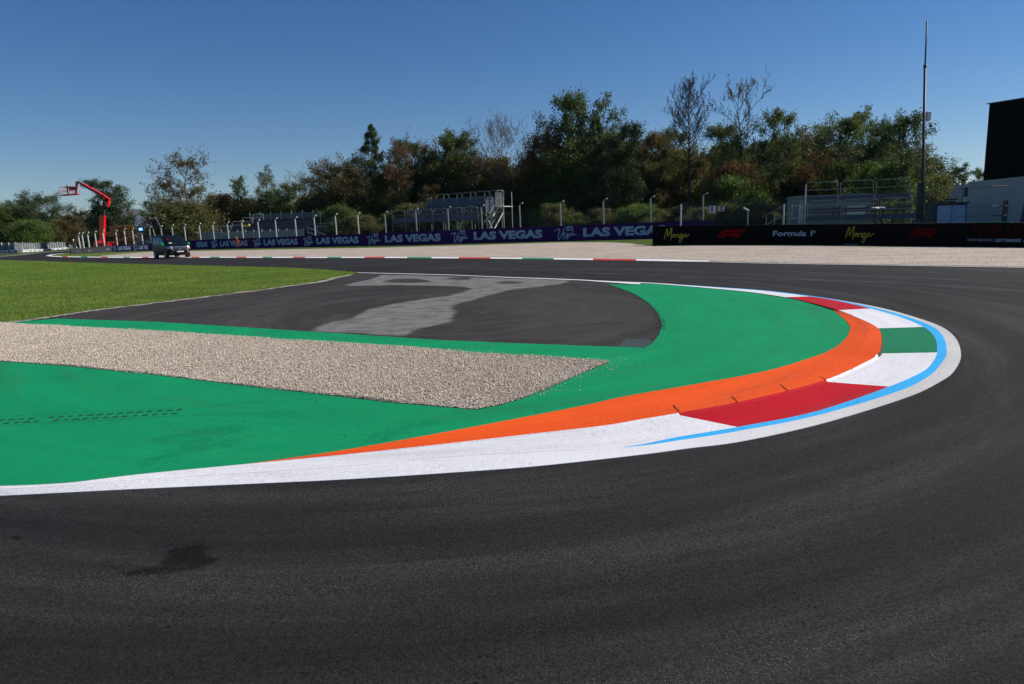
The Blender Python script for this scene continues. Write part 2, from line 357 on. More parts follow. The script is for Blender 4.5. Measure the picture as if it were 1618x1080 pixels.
# pale dusty marks on the run-off: soft edged stains whose mask is stored on a fine grid
def stain_mat(name, c, maxa, nsc, rough_k=.55, vec=None):
    m, nt, N, L, b = newmat(name)
    g1, vo, sx = grain(nt, 85, .7, 1.3); L.new(mix(nt, c, g1, 1, 'MULTIPLY'), b.inputs['Base Color']); b.inputs['Roughness'].default_value = .95; b.inputs['Specular IOR Level'].default_value = .05
    at_ = nt.nodes.new('ShaderNodeAttribute'); at_.attribute_name = 'mask'
    nz = noise(nt, nsc, 9, scaled(nt, vec) if vec else None, .72)
    k = math_(nt, 'ADD', at_.outputs['Fac'], math_(nt, 'MULTIPLY', math_(nt, 'SUBTRACT', nz, .5), rough_k * 2))
    a = ramp(nt, k, [(.36, 0.0), (.64, maxa)]); a = math_(nt, 'MULTIPLY', a, ramp(nt, noise(nt, nsc * 1.7, 8, scaled(nt, vec) if vec else None, .7), [(.34, .5), (.55, 1.0)])); t = nt.nodes.new('ShaderNodeBsdfTransparent'); mx = nt.nodes.new('ShaderNodeMixShader')
    L.new(a, mx.inputs[0]); L.new(t.outputs[0], mx.inputs[1]); L.new(b.outputs[0], mx.inputs[2]); L.new(mx.outputs[0], N['Material Output'].inputs[0]); return m
def stain(name, pix, z, m, soft, cell, holes=()):
    P = [g(x, y, z) for x, y in pix]; X = [p.x for p in P]; Y = [p.y for p in P]
    nx = int((max(X) - min(X) + 2 * soft) / cell) + 2; ny = int((max(Y) - min(Y) + 2 * soft) / cell) + 2
    gx, gy = np.meshgrid(min(X) - soft + np.arange(nx) * cell, min(Y) - soft + np.arange(ny) * cell); q = np.stack([gx.ravel(), gy.ravel()], 1)
    def sdist(P):
        A = np.array([(p.x, p.y) for p in P]); d = np.full(len(q), 1e9)
        for i in range(len(A)):
            a, b = A[i], A[(i + 1) % len(A)]; ab = b - a; t = np.clip(((q - a) @ ab) / (ab @ ab + 1e-9), 0, 1); d = np.minimum(d, np.linalg.norm(q - a - t[:, None] * ab, axis=1))
        return np.where(inpoly(q, A), d, -d)
    sd_ = sdist(P)
    for h in holes: sd_ = np.minimum(sd_, -sdist([g(x, y, z) for x, y in h]))
    V = np.column_stack([q, np.full(len(q), z)]); ii = (np.arange(ny - 1)[:, None] * nx + np.arange(nx - 1)[None]).ravel()
    Fc = np.stack([ii, ii + 1, ii + nx + 1, ii + nx], 1); Fc = Fc[(sd_[Fc] > -soft * 1.2).any(1)]
    me = npmesh(name, V, Fc); a = me.attributes.new('mask', 'FLOAT', 'POINT'); a.data.foreach_set('value', np.clip(.5 + sd_ / (2 * soft), -.3, 1.3).astype(np.float32))
    return tag(mobj(name, me, m), kind='structure')
def inpoly(pts, P):
    x, y = pts[:, 0], pts[:, 1]; r = np.zeros(len(pts), bool); j = len(P) - 1
    for i in range(len(P)):
        xi, yi, xj, yj = P[i][0], P[i][1], P[j][0], P[j][1]
        r ^= ((yi > y) != (yj > y)) & (x < (xj - xi) * (y - yi) / (yj - yi + 1e-12) + xi); j = i
    return r
dust = [(493, 523), (505, 514), (548, 504), (572, 495), (580, 489), (611, 481.6), (664, 473), (709, 467), (746, 456), (734, 452.8), (681, 451), (618, 450), (548, 451.7), (545, 449.5), (583, 441.5), (605, 433.9), (667, 434.8), (717, 437), (822, 440), (900, 442), (890, 448), (857, 452), (804, 458), (769, 467), (734, 477.4), (713, 482.7), (720, 493), (709, 509), (660, 519.6), (639, 530)]
hl = [[(cx + w * math.cos(a) * (1 + .2 * math.sin(3 * a)), cy + h * math.sin(a)) for a in np.linspace(0, 2 * math.pi, 18)[:-1]] for (cx, cy, w, h) in ((643, 443.3, 34, 3.4), (727, 439.8, 19, 1.8), (805, 446, 20, 2.0))]
m_dust = stain_mat('pale_dust', (.195, .188, .18), .92, 1.3, .40, (1, 1.3, 1))
stain('dust_patch', dust, .018, m_dust, .26, .11, hl)
m_dust2 = stain_mat('faint_dust', (.11, .104, .098), .30, 1.3, .9, (.4, 1.6, 1))
stain('dust_patch', [(330, 512), (420, 470), (520, 452), (560, 447), (560, 455), (480, 470), (430, 490), (400, 517)], .0175, m_dust2, .5, .2)
stain('dust_patch', [(760, 480), (880, 456), (1000, 470), (1030, 500), (960, 545), (800, 532), (820, 500)], .0176, m_dust2, .6, .2)
tag(MB().poly([g(*p, .019) for p in [(976, 547.3), (984, 539), (991, 535), (1028, 536), (1031, 540), (1018, 548.6)]]).build('tinted_patch', M('teal_tinted_asphalt', (.018, .038, .036), .9)), kind='structure')
# green painted run-off around the gravel bed
GS_top = [(90, 503), (250, 508), (500, 524), (700, 537), (860, 543.5), (1018, 549)]
ARC = [(1018, 549), (1030, 542), (1041, 529), (1046, 513), (1040, 495), (1025, 478.5), (1003, 464), (980, 455), (960, 448.5), (950, 446.2)]
GB_top = [(-300, 492), (0, 509.5), (50, 513), (200, 521), (400, 533.5), (640, 549), (800, 561), (900, 566.5), (962, 572)]
GB_bot = [(962, 572), (930, 585), (900, 598), (860, 616), (830, 628), (790, 640), (752, 647), (700, 643), (620, 636), (500, 622), (400, 611), (250, 592.5), (100, 577.5), (0, 570.5), (-300, 550)]
# stations of the apex kerb: green edge, orange outer edge, blue inner, blue outer, white outer
ST = [((-400, 775), (-400, 775), (-400, 781), (-400, 781), (-400, 790), 'W'),
 ((-150, 770), (-150, 770), (-150, 776), (-150, 776), (-150, 784), 'W'),
 ((0, 767), (0, 767), (0, 773), (0, 773), (0, 778), 'W'),
 ((111, 761.5), (111, 761.5), (111, 767), (111, 767), (111, 772.5), 'W'),
 ((222, 748.5), (222, 748.5), (222, 758), (222, 758), (222, 767), 'W'),
 ((378, 733), (378, 733.6), (385, 748), (385, 748), (390, 759.5), 'W'),
 ((541, 710), (541, 718), (545, 737), (545, 737), (550, 752), 'W'),
 ((681, 685.5), (700, 701), (708, 722), (708, 722), (715, 741.5), 'W'),
 ((787, 665.7), (822, 687), (835, 715), (835, 715), (845, 731.8), 'W'),
 ((890, 646), (953, 672), (985, 706.5), (988, 707), (1000, 715), 'B'),
 ((935, 636.8), (1012, 662), (1072, 690.5), (1076, 695.5), (1085, 704), 'W'),
 ((990, 624.6), (1072, 652), (1165, 675), (1168, 681), (1175, 692), 'R'),
 ((1100, 605.6), (1183, 631), (1290, 650), (1293, 656), (1305, 663), 'R'),
 ((1215, 584), (1305, 599.5), (1405, 611), (1420, 618), (1435, 623), 'W'),
 ((1292, 560.6), (1375, 568), (1458, 587), (1468, 594), (1486, 599), 'W'),
 ((1311, 552.5), (1384, 560.5), (1473, 573), (1486, 576), (1508, 582.3), 'W'),
 ((1326, 543.7), (1391, 552), (1480.6, 557), (1496, 557), (1518.7, 557), 'G'),
 ((1341, 527), (1392.6, 532), (1477, 533), (1490, 531), (1509, 530), 'G'),
 ((1341, 511), (1384.6, 516), (1459, 516.5), (1470, 514), (1483, 511.5), 'W'),
 ((1320, 492), (1352, 500), (1422, 501), (1425, 497.5), (1432, 494.5), 'W'),
 ((1300, 483.5), (1321, 488.5), (1375.6, 487.3), (1379, 485.2), (1386, 482.8), 'R'),
 ((1267, 474.5), (1272, 475.5), (1322, 475), (1324, 474), (1329, 472.6), 'R'),
 ((1240, 469), (1241, 469.3), (1280, 468.2), (1281, 467.2), (1284, 466.2), 'W'),
 ((1176, 460), (1177, 460.2), (1202, 459), (1203, 458.3), (1205, 457.2), 'W'),
 ((1100, 452.8), (1100, 453), (1110, 452.3), (1110, 451.8), (1112, 450.6), 'W'),
 ((1020, 446.8), (1020, 446.8), (1025, 446.3), (1025, 446.3), (1030, 445.2), 'W'),
 ((1005, 448.6), (1005, 448.6), (1003, 446), (1003, 446), (1001, 444.2), 'W'),
 ((955, 445.2), (955, 445.2), (955, 443.6), (955, 443.6), (955, 442.2), 'W'),
 ((905, 441.9), (905, 441.9), (905, 441), (905, 441), (905, 440), 'W'),
 ((800, 438), (800, 438), (800, 437.4), (800, 437.4), (800, 436.8), 'W'),
 ((700, 434), (700, 434), (700, 433.5), (700, 433.5), (700, 433), 'W'),
 ((565, 430.6), (565, 430.6), (565, 430.2), (565, 430.2), (565, 429.8), 'W')]
SUB = 8
cols = [spline([g(*s[k], .03) for s in ST], SUB) for k in range(5)]
green_in = cols[0]
# the green sheet: kerb side, then back along the run-off / gravel outlines
gs = [Vector((p.x, p.y, .022)) for p in green_in[:int(25 * SUB) + 1]]
outline = gs + [g(*p, .022) for p in [(1005, 449)] + ARC[::-1][1:]] + [g(*p, .022) for p in GS_top[::-1]] + [g(20, 508.5, .022)] + [g(*p, .022) for p in GB_top[1:]] + [g(*p, .022) for p in GB_bot[1:]]
tag(MB().poly(outline).build('green_painted_runoff', m_green), kind='structure')
# gravel bed, slightly hollow, with loose stones
bed = [g(*p, .012) for p in GB_top] + [g(*p, .012) for p in GB_bot[1:]]
tag(MB().poly([Vector((p.x, p.y, .018)) for p in bed]).build('gravel_bed', m_gravbed), kind='structure')
def inpoly(pts, P):
    x, y = pts[:, 0], pts[:, 1]; r = np.zeros(len(pts), bool); j = len(P) - 1
    for i in range(len(P)):
        xi, yi, xj, yj = P[i][0], P[i][1], P[j][0], P[j][1]
        r ^= ((yi > y) != (yj > y)) & (x < (xj - xi) * (y - yi) / (yj - yi + 1e-12) + xi); j = i
    return r
def stones(name, pts, smin, smax, z0, seed):
    rs = np.random.RandomState(seed); n = len(pts)
    o = np.array([[1, 0, 0], [0, 1, 0], [-1, 0, 0], [0, -1, 0], [0, 0, 1], [0, 0, -1]], float)
    s = rs.uniform(smin, smax, (n, 1, 1)) * rs.uniform(.6, 1.2, (n, 1, 3)) * .5
    v = o[None] * s * rs.uniform(.75, 1.25, (n, 6, 1)) + rs.uniform(-.12, .12, (n, 6, 3)) * s
    q = rs.normal(size=(n, 4)); q /= np.linalg.norm(q, axis=1)[:, None]; w, x, y, z = q.T
    Rm = np.stack([1 - 2 * (y * y + z * z), 2 * (x * y - z * w), 2 * (x * z + y * w), 2 * (x * y + z * w), 1 - 2 * (x * x + z * z), 2 * (y * z - x * w), 2 * (x * z - y * w), 2 * (y * z + x * w), 1 - 2 * (x * x + y * y)], 1).reshape(n, 3, 3)
    v = np.einsum('nij,nkj->nki', Rm, v)
    v[:, :, 0] += pts[:, 0:1]; v[:, :, 1] += pts[:, 1:2]; v[:, :, 2] += z0 + (pts[:, 2:3] if pts.shape[1] > 2 else 0)
    f = np.array([[0, 1, 4], [1, 2, 4], [2, 3, 4], [3, 0, 4], [1, 0, 5], [2, 1, 5], [3, 2, 5], [0, 3, 5]])
    Fc = (f[None] + np.arange(n)[:, None, None] * 6).reshape(-1, 3)
    return mobj(name, npmesh(name, v.reshape(-1, 3), Fc), m_stone)
rs = np.random.RandomState(5)
bp = np.array([(p.x, p.y) for p in bed])
x0, x1, y0, y1 = max(-13, bp[:, 0].min()), bp[:, 0].max(), bp[:, 1].min(), min(17, bp[:, 1].max())
n = int((x1 - x0) * (y1 - y0) * 5600); pts = np.stack([rs.uniform(x0, x1, n), rs.uniform(y0, y1, n)], 1)
pts = pts[inpoly(pts, bp)]
und = .008 * np.sin(pts[:, 0] * 3.1) * np.sin(pts[:, 1] * 2.3) + rs.uniform(-.006, .012, len(pts))
tag(stones('gravel_stones', np.column_stack([pts, und]),  .009, .020, .024, 1), 'beige grey loose gravel filling the bed between the green strips', 'gravel', kind='stuff')
# crumbs spilled over the green edge
ed = []
for a, b, wd, dn in ((GB_bot[0], GB_bot[2], .16, 420), (GB_bot[2], GB_bot[4], .12, 320), (GB_bot[4], GB_bot[7], .08, 220), (GB_bot[7], GB_bot[12], .03, 160), (GB_top[3], GB_top[8], .04, 160)):
    A, B = g(*a), g(*b); k = int((B - A).length * dn / 2.5); t = rs.rand(k)
    ed.append(np.stack([A.x + (B.x - A.x) * t + rs.normal(0, wd, k), A.y + (B.y - A.y) * t + rs.normal(0, wd, k)], 1))
ed = np.concatenate(ed)
tag(stones('scattered_pebbles', ed, .008, .02, .026, 2), 'pebbles spilled from the gravel bed onto the green paint', 'pebbles', kind='stuff')
# grass blades on the infield
def blades(name, poly, n, hmin, hmax, m, seed, ymax=60):
    rs = np.random.RandomState(seed); P = np.array([(p.x, p.y) for p in poly])
    u = rs.rand(n * 3) ** 1.6; yy = P[:, 1].min() + (min(ymax, P[:, 1].max()) - P[:, 1].min()) * u
    xx = rs.uniform(max(P[:, 0].min(), -55), P[:, 0].max(), n * 3); p = np.stack([xx, yy], 1)
    p = p[inpoly(p, P) & (np.abs(xx) < yy * .85 + 3)][:n]; k = len(p)
    a = rs.rand(k) * 6.283; h = rs.uniform(hmin, hmax, k); w = h * .22; lx, ly = rs.normal(0, .5, (2, k)) * h
    b0 = np.stack([p[:, 0] - np.cos(a) * w, p[:, 1] - np.sin(a) * w, np.full(k, .008)], 1)
    b1 = np.stack([p[:, 0] + np.cos(a) * w, p[:, 1] + np.sin(a) * w, np.full(k, .008)], 1)
    t = np.stack([p[:, 0] + lx, p[:, 1] + ly, h], 1)
    V = np.stack([b0, b1, t], 1).reshape(-1, 3); Fc = np.arange(k * 3).reshape(-1, 3)
    return mobj(name, npmesh(name, V, Fc), m)
m_blade = rnd_mat('grass_blades', [(0, (.06, .10, .016)), (.42, (.135, .215, .035)), (.68, (.21, .285, .06)), (1, (.36, .34, .16))], .8, .4, .5, .15)
ig = [g(*p, 0) for p in GR_top + GR_bot]
tag(blades('grass', ig, 330000, .02, .055, m_blade, 4), 'short mown green grass covering the infield on the left', 'grass', kind='stuff')
# ------------------------------------------------------------------ apex kerb
kb = MB(); nS = len(cols[0]); rows = []
for i in range(nS):
    G_, O_, B1, B2, W_ = [c[i] for c in cols]
    ow = (O_ - G_).length; k = min(1, ow / .55); hz = k * (.020 + .032 * math.exp(-((i / SUB - 16.2) / 2.0) ** 2))
    zG = .026; zk = .026 + .012 * min(1, (B1 - O_).length / .8)
    def lift(p, z): return Vector((p.x, p.y, z))
    def move(p, z):                       # keep the outline where the photograph shows it once it is raised
        t = (CAMH - z) / (CAMH - .03); return Vector((p.x * t, p.y * t, z))
    out = (W_ - G_).normalized() if (W_ - G_).length > 1e-6 else Vector((1, 0, 0))
    Ot = move(O_, .03 + hz); Gm = lift(G_, zG); Om = Gm.lerp(Ot, .55); Om.z = .026 + hz * .78
    Of = lift(Ot, zk) + Vector((out.x, out.y, 0)) * (.02 * k)
    rows.append([Gm, Om, Ot, Of, lift(B1, .034), lift(B2, .033), lift(W_, .010), lift(W_, .0)])
allv = [v for r in rows for v in r]; nc = 8
def idx(i, j): return i * nc + j
code = {'W': 2, 'R': 3, 'G': 4, 'B': 2}; kf = []; mi = []
for i in range(nS - 1):
    s = ST[min(i // SUB, len(ST) - 1)][5]; kc = code[s]; st_i = i / SUB
    far = st_i >= 24
    blue_on = 9 <= st_i < 24.5
    worn = 7 if st_i < 12 or st_i > 19 else 6
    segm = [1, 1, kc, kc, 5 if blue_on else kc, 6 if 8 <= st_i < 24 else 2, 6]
    if 15.2 <= st_i < 17.4: segm[2] = 7  # step face turns dark brown around the apex, same material as the joints
    if st_i < 4.9: segm[0] = segm[1] = 2
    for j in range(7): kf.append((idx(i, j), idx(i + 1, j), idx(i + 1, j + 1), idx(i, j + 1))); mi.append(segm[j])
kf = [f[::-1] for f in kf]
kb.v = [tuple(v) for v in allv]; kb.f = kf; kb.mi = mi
ko = kb.build('kerb', [m_green, m_orange, m_white, m_red, m_kgreen, m_blue, m_whiteW, m_joint_step])
tag(ko, kind='structure')
# joints in the orange kerb
for (a, b) in (((1155.7, 625.4), (1166, 634.4)), ((1232.4, 606.7), (1245, 616.3)), ((1293, 593), (1305, 600)), ((1338, 577), (1347, 583.4)), ((1064, 640), (1074, 650))):
    A, B = g(*a, .048), g(*b, .056); d = (B - A).normalized(); nn = Vector((-d.y, d.x, 0)) * .004
    tag(MB().add([A - nn, A + nn, B + nn, B - nn], [(0, 1, 2, 3), (3, 2, 1, 0)]).build('kerb_joint', m_joint_step), kind='structure')
# thin dark seams and a row of filled slots in the green paint
def crack(name, pts, w, z, m=None):
    P = [g(*p, z) for p in pts]; mb = MB()
    for a, b in zip(P[:-1], P[1:]):
        d = (b - a).normalized(); nn = Vector((-d.y, d.x, 0)) * w / 2; mb.add([a - nn, a + nn, b + nn, b - nn], [(3, 2, 1, 0)])
    return tag(mb.build(name, m or m_seam), kind='structure')
m_seam = M('dark_green_seam', (.006, .13, .06), .9, 0, .5, 6)
m_slot = M('slot_soil', (.006, .06, .033), .95)
crack('paint_seam', [(0, 657), (110, 651), (220, 647), (298, 643), (400, 635), (504, 628)], .006, .026)
crack('paint_seam', [(0, 671), (150, 663), (250, 658), (287, 655)], .007, .026)
crack('paint_seam', [(300, 656), (400, 652), (487, 649), (495, 641), (502, 631)], .006, .026)
sl = MB(); rr = random.Random(2)
for i in range(20):
    x = -20 + i * 15.6
    for (dx, dy) in ((0, 3.2), (7.5, -2.0)):
        yy = 665 - (x + dx) * .058 + dy; p = g(x + dx, yy, .027)
        if rr.random() < .12: continue
        sl.box((p.x, p.y, .0268), (.045 * rr.uniform(.7, 1.2), .034, .001), rz=.5)
tag(sl.build('drain_slots', m_slot), kind='structure')
# stains on the track
m_stain = stain_mat('dark_stain', (.008, .008, .008), .5, 14, .6)
stain('dark_stain', [(185, 908), (262, 888), (262, 871), (318, 857), (330, 872), (342, 884), (310, 898), (250, 905)], .010, m_stain, .08, .02)
stain('dark_stain', [(16, 848), (24, 845.6), (33, 847), (34, 849.5), (24, 851)], .010, m_stain, .012, .01)
m_scuff = stain_mat('green_scuff', (.006, .14, .06), .14, 9, .9)
for pp in ([(210, 740), (300, 715), (380, 700), (400, 690), (330, 690), (240, 720)], [(230, 695), (370, 668), (400, 676), (300, 700)], [(570, 690), (640, 672), (700, 660), (690, 668), (600, 695)]):
    stain('green_scuff', pp, .0235, m_scuff, .16, .06)
m_skid = alpha_mat('tyre_rubber', (.012, .012, .012), .42, .62, 1.6, (1, 3, 1), .55)
ribbon('skid_mark', [(400, 450), (420, 446), (500, 442)], .12, .019, m_skid)
ribbon('skid_mark', [(905, 446), (915, 454), (960, 456), (1000, 459)], .15, .019, m_skid)
ribbon('skid_mark', [(1046, 520), (1044, 505), (1036, 490), (1020, 476)], .12, .027, m_skid)
ribbon('skid_mark', [(770, 530), (850, 520), (930, 512), (1000, 508)], .14, .019, m_skid)
ribbon('skid_mark', [(270, 500), (400, 480), (520, 470), (640, 462)], .2, .019, m_skid)
m_paleline = alpha_mat('pale_line', (.075, .073, .072), .40, .70, .9, (1, 1, 1), .5)  # patchy paler tone for the ribbons along the racing line
ribbon('racing_line', [(1618, 461), (1450, 448), (1250, 441), (1050, 436), (850, 427), (650, 421)], .5, .010, m_paleline, .05)
ribbon('racing_line', [(1618, 446), (1400, 437), (1150, 431), (900, 422), (600, 417)], .35, .010, m_paleline, .05)
# ------------------------------------------------------------------ far side: gravel trap, kerb and white line
GT = [(88, 404.3), (120, 404.8), (160, 405.2)] + [(x, y - 1.2) for x, y in KL[3:]] + [(1700, 422.6), (1900, 424), (1900, 392), (1618, 390.8), (1500, 389.6), (1400, 388.8), (1300, 388), (1200, 387.8), (1100, 387.6), (1032, 388.8), (1014, 386), (990, 383.6), (960, 382.4), (900, 382.4), (870, 383.0), (780, 386), (700, 388.2), (600, 390.8), (560, 391.6), (450, 393.6), (400, 394.4), (300, 396.2), (240, 397.4), (210, 399.5), (185, 401.5), (160, 403.6)]
sheet('gravel_trap', GT[2:], .010, m_gravfar, jag=.12, sub=.8)
island = [(75, 403.6), (85, 401.6), (113, 398.5), (140, 396.5), (240, 395.8), (240, 398), (160, 404), (88, 404.6)]
sheet('island_grass', island, .008, m_grass)
reds = [(98, 107), (160, 170), (225, 235), (302, 315), (374, 389), (463, 482), (576, 608), (725, 775), (937, 1005)]
grns = [(128, 138), (195, 205), (262, 274), (332, 347), (415, 430), (517, 539), (643, 682), (825, 875)]
fk = MB(); xs = sorted(set([75, 78, 82, 88] + list(range(90, 1130, 10)) + [v for r in reds + grns for v in r]))
def yk(x): return float(np.interp(x, [75, 80] + [p[0] for p in KL[1:]], [404.0, 404.8] + [p[1] for p in KL[1:]]))
prev = None
for x in xs:
    wd = float(np.interp(x, [75, 200, 600, 930, 1040, 1130], [1.1, 1.4, 1.9, 2.9, 3.4, 1.4]))
    a = g(x, yk(x) + .1, .02); b = g(x, yk(x) - wd * .55, .03); c = g(x, yk(x) - wd, .05); b.z = .05; 
    r = [a, b, Vector((c.x, c.y, .02))]
    if prev:
        xm = (x + px_) / 2; k = 1 if any(u <= xm <= v for u, v in reds) else 2 if any(u <= xm <= v for u, v in grns) else 0
        fk.add(prev + r, [(0, 3, 4, 1), (1, 4, 5, 2)], k)
    prev = r; px_ = x
m_fred = paint('far_red', (.55, .05, .06), .3, (.5, .4, .4), 1); m_fgreen = paint('far_green', (.04, .28, .15), .3, (.4, .45, .42), 1); m_fwhite = paint('far_white', (.78, .78, .78), .05)
tag(fk.build('far_kerb', [m_fwhite, m_fred, m_fgreen]), kind='structure')
ribbon('white_line', [(1115, 413), (1200, 415.1), (1300, 416.8), (1400, 418.4), (1500, 420), (1618, 422), (1750, 424.4)], .16, .012, m_fwhite)
ribbon('white_line', [(-100, 413), (0, 405), (30, 402.5), (59, 399.5), (82, 397.9), (113, 395.4)], .3, .012, m_fwhite)
ribbon('white_line', [(76, 403.9), (80, 402.4), (86, 401.4), (100, 400)], .5, .014, m_fwhite)
# ------------------------------------------------------------------ walls with banners
class Wall:
    def __init__(s, bp_, tp, thick=.35, x0=None, x1=None):
        s.X = np.linspace(x0 or bp_[0][0], x1 or bp_[-1][0], 60)
        B = [g(x, float(np.interp(x, *zip(*bp_)))) for x in s.X]
        s.H = np.array([hgt(b, float(np.interp(x, *zip(*tp)))) for x, b in zip(s.X, B)])
        s.B = np.array([(b.x, b.y) for b in B]); d = np.linalg.norm(np.diff(s.B, axis=0), axis=1)
        s.S = np.concatenate([[0], np.cumsum(d)]); s.L = s.S[-1]; s.th = thick
    def s_of(s, px): return float(np.interp(px, s.X, s.S))
    def pt(s, u, v, off=0):
        x = np.interp(u, s.S, s.B[:, 0]); y = np.interp(u, s.S, s.B[:, 1]); h = np.interp(u, s.S, s.H)
        e = .5; x2 = np.interp(u + e, s.S, s.B[:, 0]) - np.interp(u - e, s.S, s.B[:, 0]); y2 = np.interp(u + e, s.S, s.B[:, 1]) - np.interp(u - e, s.S, s.B[:, 1])
        l = math.hypot(x2, y2); return Vector((x + y2 / l * off, y - x2 / l * off, h * v))
    def mesh(s, name, m, parent=None, v0=0, v1=1, off=0, th=None, u0=0, u1=None, n=60):
        th = th or s.th; mb = MB(); U = np.linspace(u0, u1 or s.L, n); pr = None
        for u in U:
            r = [s.pt(u, v0, off), s.pt(u, v1, off), s.pt(u, v1, off - th), s.pt(u, v0, off - th)]
            if pr: mb.add(pr + r, [(0, 4, 5, 1), (1, 5, 6, 2), (2, 6, 7, 3)])
            else: mb.add(r, [(0, 1, 2, 3)])
            pr = r
        mb.add(pr, [(3, 2, 1, 0)]); return mb.build(name, m, parent)
_tc = {}
def textmesh(txt, bold=0, shear=0, spacing=1):
    key = (txt, bold, shear, spacing)
    if key in _tc: return _tc[key]
    cu = bpy.data.curves.new('t', 'FONT'); cu.body = txt; cu.offset = bold; cu.shear = shear; cu.space_character = spacing; cu.resolution_u = 3
    ob = bpy.data.objects.new('t', cu); C.objects.link(ob); bpy.context.view_layer.update()
    me = bpy.data.meshes.new_from_object(ob.evaluated_get(bpy.context.evaluated_depsgraph_get()))
    v = np.array([(p.co.x, p.co.y) for p in me.vertices]); f = [tuple(p.vertices) for p in me.polygons]
    bpy.data.objects.remove(ob); bpy.data.curves.remove(cu); bpy.data.meshes.remove(me)
    v -= v.min(0); v /= v.max(0); _tc[key] = (v, f); return v, f
def wall_text(w, name, txt, xa, xb, va, vb, m, parent, bold=.02, shear=0, spacing=1, off=.02):
    v, f = textmesh(txt, bold, shear, spacing); ua, ub = w.s_of(xa), w.s_of(xb)
    mb = MB().add([w.pt(ua + (ub - ua) * p[0], va + (vb - va) * p[1], off) for p in v], f); return mb.build(name, m, parent)
def wall_strokes(w, name, strokes, bx, xa, xb, va, vb, m, parent, wd=.05, off=.02, polys=()):
    X0, Y0, X1, Y1 = bx; ua, ub = w.s_of(xa), w.s_of(xb); mb = MB()
    def mp(x, y, o=off): return w.pt(ua + (ub - ua) * (x - X0) / (X1 - X0), va + (vb - va) * (Y1 - y) / (Y1 - Y0), o)
    for st in strokes:
        P = spline(st, 5); Q = [mp(p.x, p.y) for p in P]
        for a, b in zip(Q[:-1], Q[1:]):
            if (b - a).length < 1e-4: continue
            d = (b - a).normalized(); up = d.cross(Vector((0, -1, 0))).normalized() * wd / 2; e = d * wd * .3
            mb.add([a - e - up, b + e - up, b + e + up, a - e + up], [(0, 1, 2, 3)])
    for pl in polys: mb.add([mp(*p) for p in pl], [tuple(range(len(pl)))])
    return mb.build(name, m, parent)
PB = [(178, 398.2), (240, 396), (310, 393.8), (440, 391), (565, 388.6), (690, 386), (870, 381.3), (1000, 378), (1130, 374.6)]
PT = [(178, 387.4), (240, 384.5), (310, 379), (440, 374.2), (565, 369.2), (690, 364.2), (745, 361.6), (870, 357), (1000, 351.8), (1130, 347.2)]
W1 = Wall(PB, PT)
r1 = empty('advertising_wall', W1.pt(0, 0), label='long purple trackside wall with pale lettering behind the gravel trap', cat='wall')
def child(o, root):                      # parent keeping world placement
    o.parent = root; o.matrix_parent_inverse = Matrix.Translation(-Vector(root.location)); return o
child(W1.mesh('banner', m_purple), r1)
for a, b in ((187, 207.5), (220, 240), (255, 285), (296, 328.5), (348.6, 392), (417.6, 471), (500.7, 567.5), (609, 697), (749, 857), (921.6, 1052)):
    child(wall_text(W1, 'lettering', 'LAS VEGAS', a, b, .24, .81, m_letter, None, .05), r1)
VST = [[(138, 188), (190, 168), (202, 176), (186, 235), (180, 290), (188, 305), (206, 278), (240, 200), (268, 150)],
       [(232, 240), (255, 213), (263, 224), (240, 252), (252, 268), (272, 255)], [(302, 226), (282, 243), (290, 262), (303, 232), (296, 290), (286, 310)],
       [(235, 296), (325, 268)], [(338, 224), (314, 240), (322, 258), (340, 228), (345, 256)], [(374, 205), (364, 222), (380, 240), (360, 252), (410, 245)]]
for a, b in ((179, 184.5), (211, 218), (334.6, 345), (400.5, 414), (480, 496), (580, 602), (713.5, 740.5), (876.7, 911.3)):
    em = child(wall_strokes(W1, 'script_emblem', VST, (135, 130, 415, 315), a, b, .06, .97, m_letter, None, .09), r1)
    child(wall_strokes(W1, 'emblem_box', [], (135, 130, 415, 315), a, b, .06, .97, m_letter, None, polys=[[(285, 192), (370, 192), (370, 134), (285, 134)]]), r1)
    child(wall_text(W1, 'emblem_lettering', 'LAS', a + (b - a) * .555, a + (b - a) * .82, .70, .91, m_purple, None, .03, off=.03), r1)
W0 = Wall([(113, 401.4), (140, 400.2), (178, 398.2)], [(113, 393.8), (140, 391.2), (178, 387.4)])
r0 = empty('advertising_wall', W0.pt(0, 0), label='faded black wall section left of the purple wall on the grass island', cat='wall')
child(W0.mesh('banner', m_blackdull), r0)
for a, b in ((121, 126), (140, 145), (168, 174)): child(W0.mesh('faded_print', m_deck, None, .35, .6, .01, .02, W0.s_of(a), W0.s_of(b), 4), r0)
KB = [(1031, 387.2), (1100, 386.4), (1250, 386.2), (1400, 387.6), (1500, 389), (1618, 390), (1800, 392)]
KT = [(1031, 357.2), (1060, 356.8), (1250, 354.6), (1400, 353), (1490, 352), (1618, 351.4), (1800, 351)]
W2 = Wall(KB, KT, 1.0)
r2 = empty('advertising_wall', W2.pt(0, 0), label='black trackside wall with yellow script and red logos, in front of the purple wall', cat='wall')
child(W2.mesh('banner', m_black), r2)
MZ = [[(158, 205), (172, 150), (186, 116), (190, 180), (222, 108), (219, 160), (215, 212)], [(238, 163), (228, 172), (230, 186), (243, 182), (244, 166), (238, 163), (254, 166)],
      [(256, 165), (258, 190), (262, 174), (274, 163), (282, 168), (281, 190), (288, 184)], [(290, 166), (312, 163), (290, 190), (308, 190), (310, 210), (298, 232), (284, 224), (300, 205), (322, 188)],
      [(338, 163), (320, 172), (320, 188), (336, 184), (345, 163), (344, 182), (356, 180), (372, 164)]]
child(wall_strokes(W2, 'yellow_script', MZ, (155, 95, 375, 250), 1049, 1089.5, .03, .98, m_yellow, None, .055), r2)
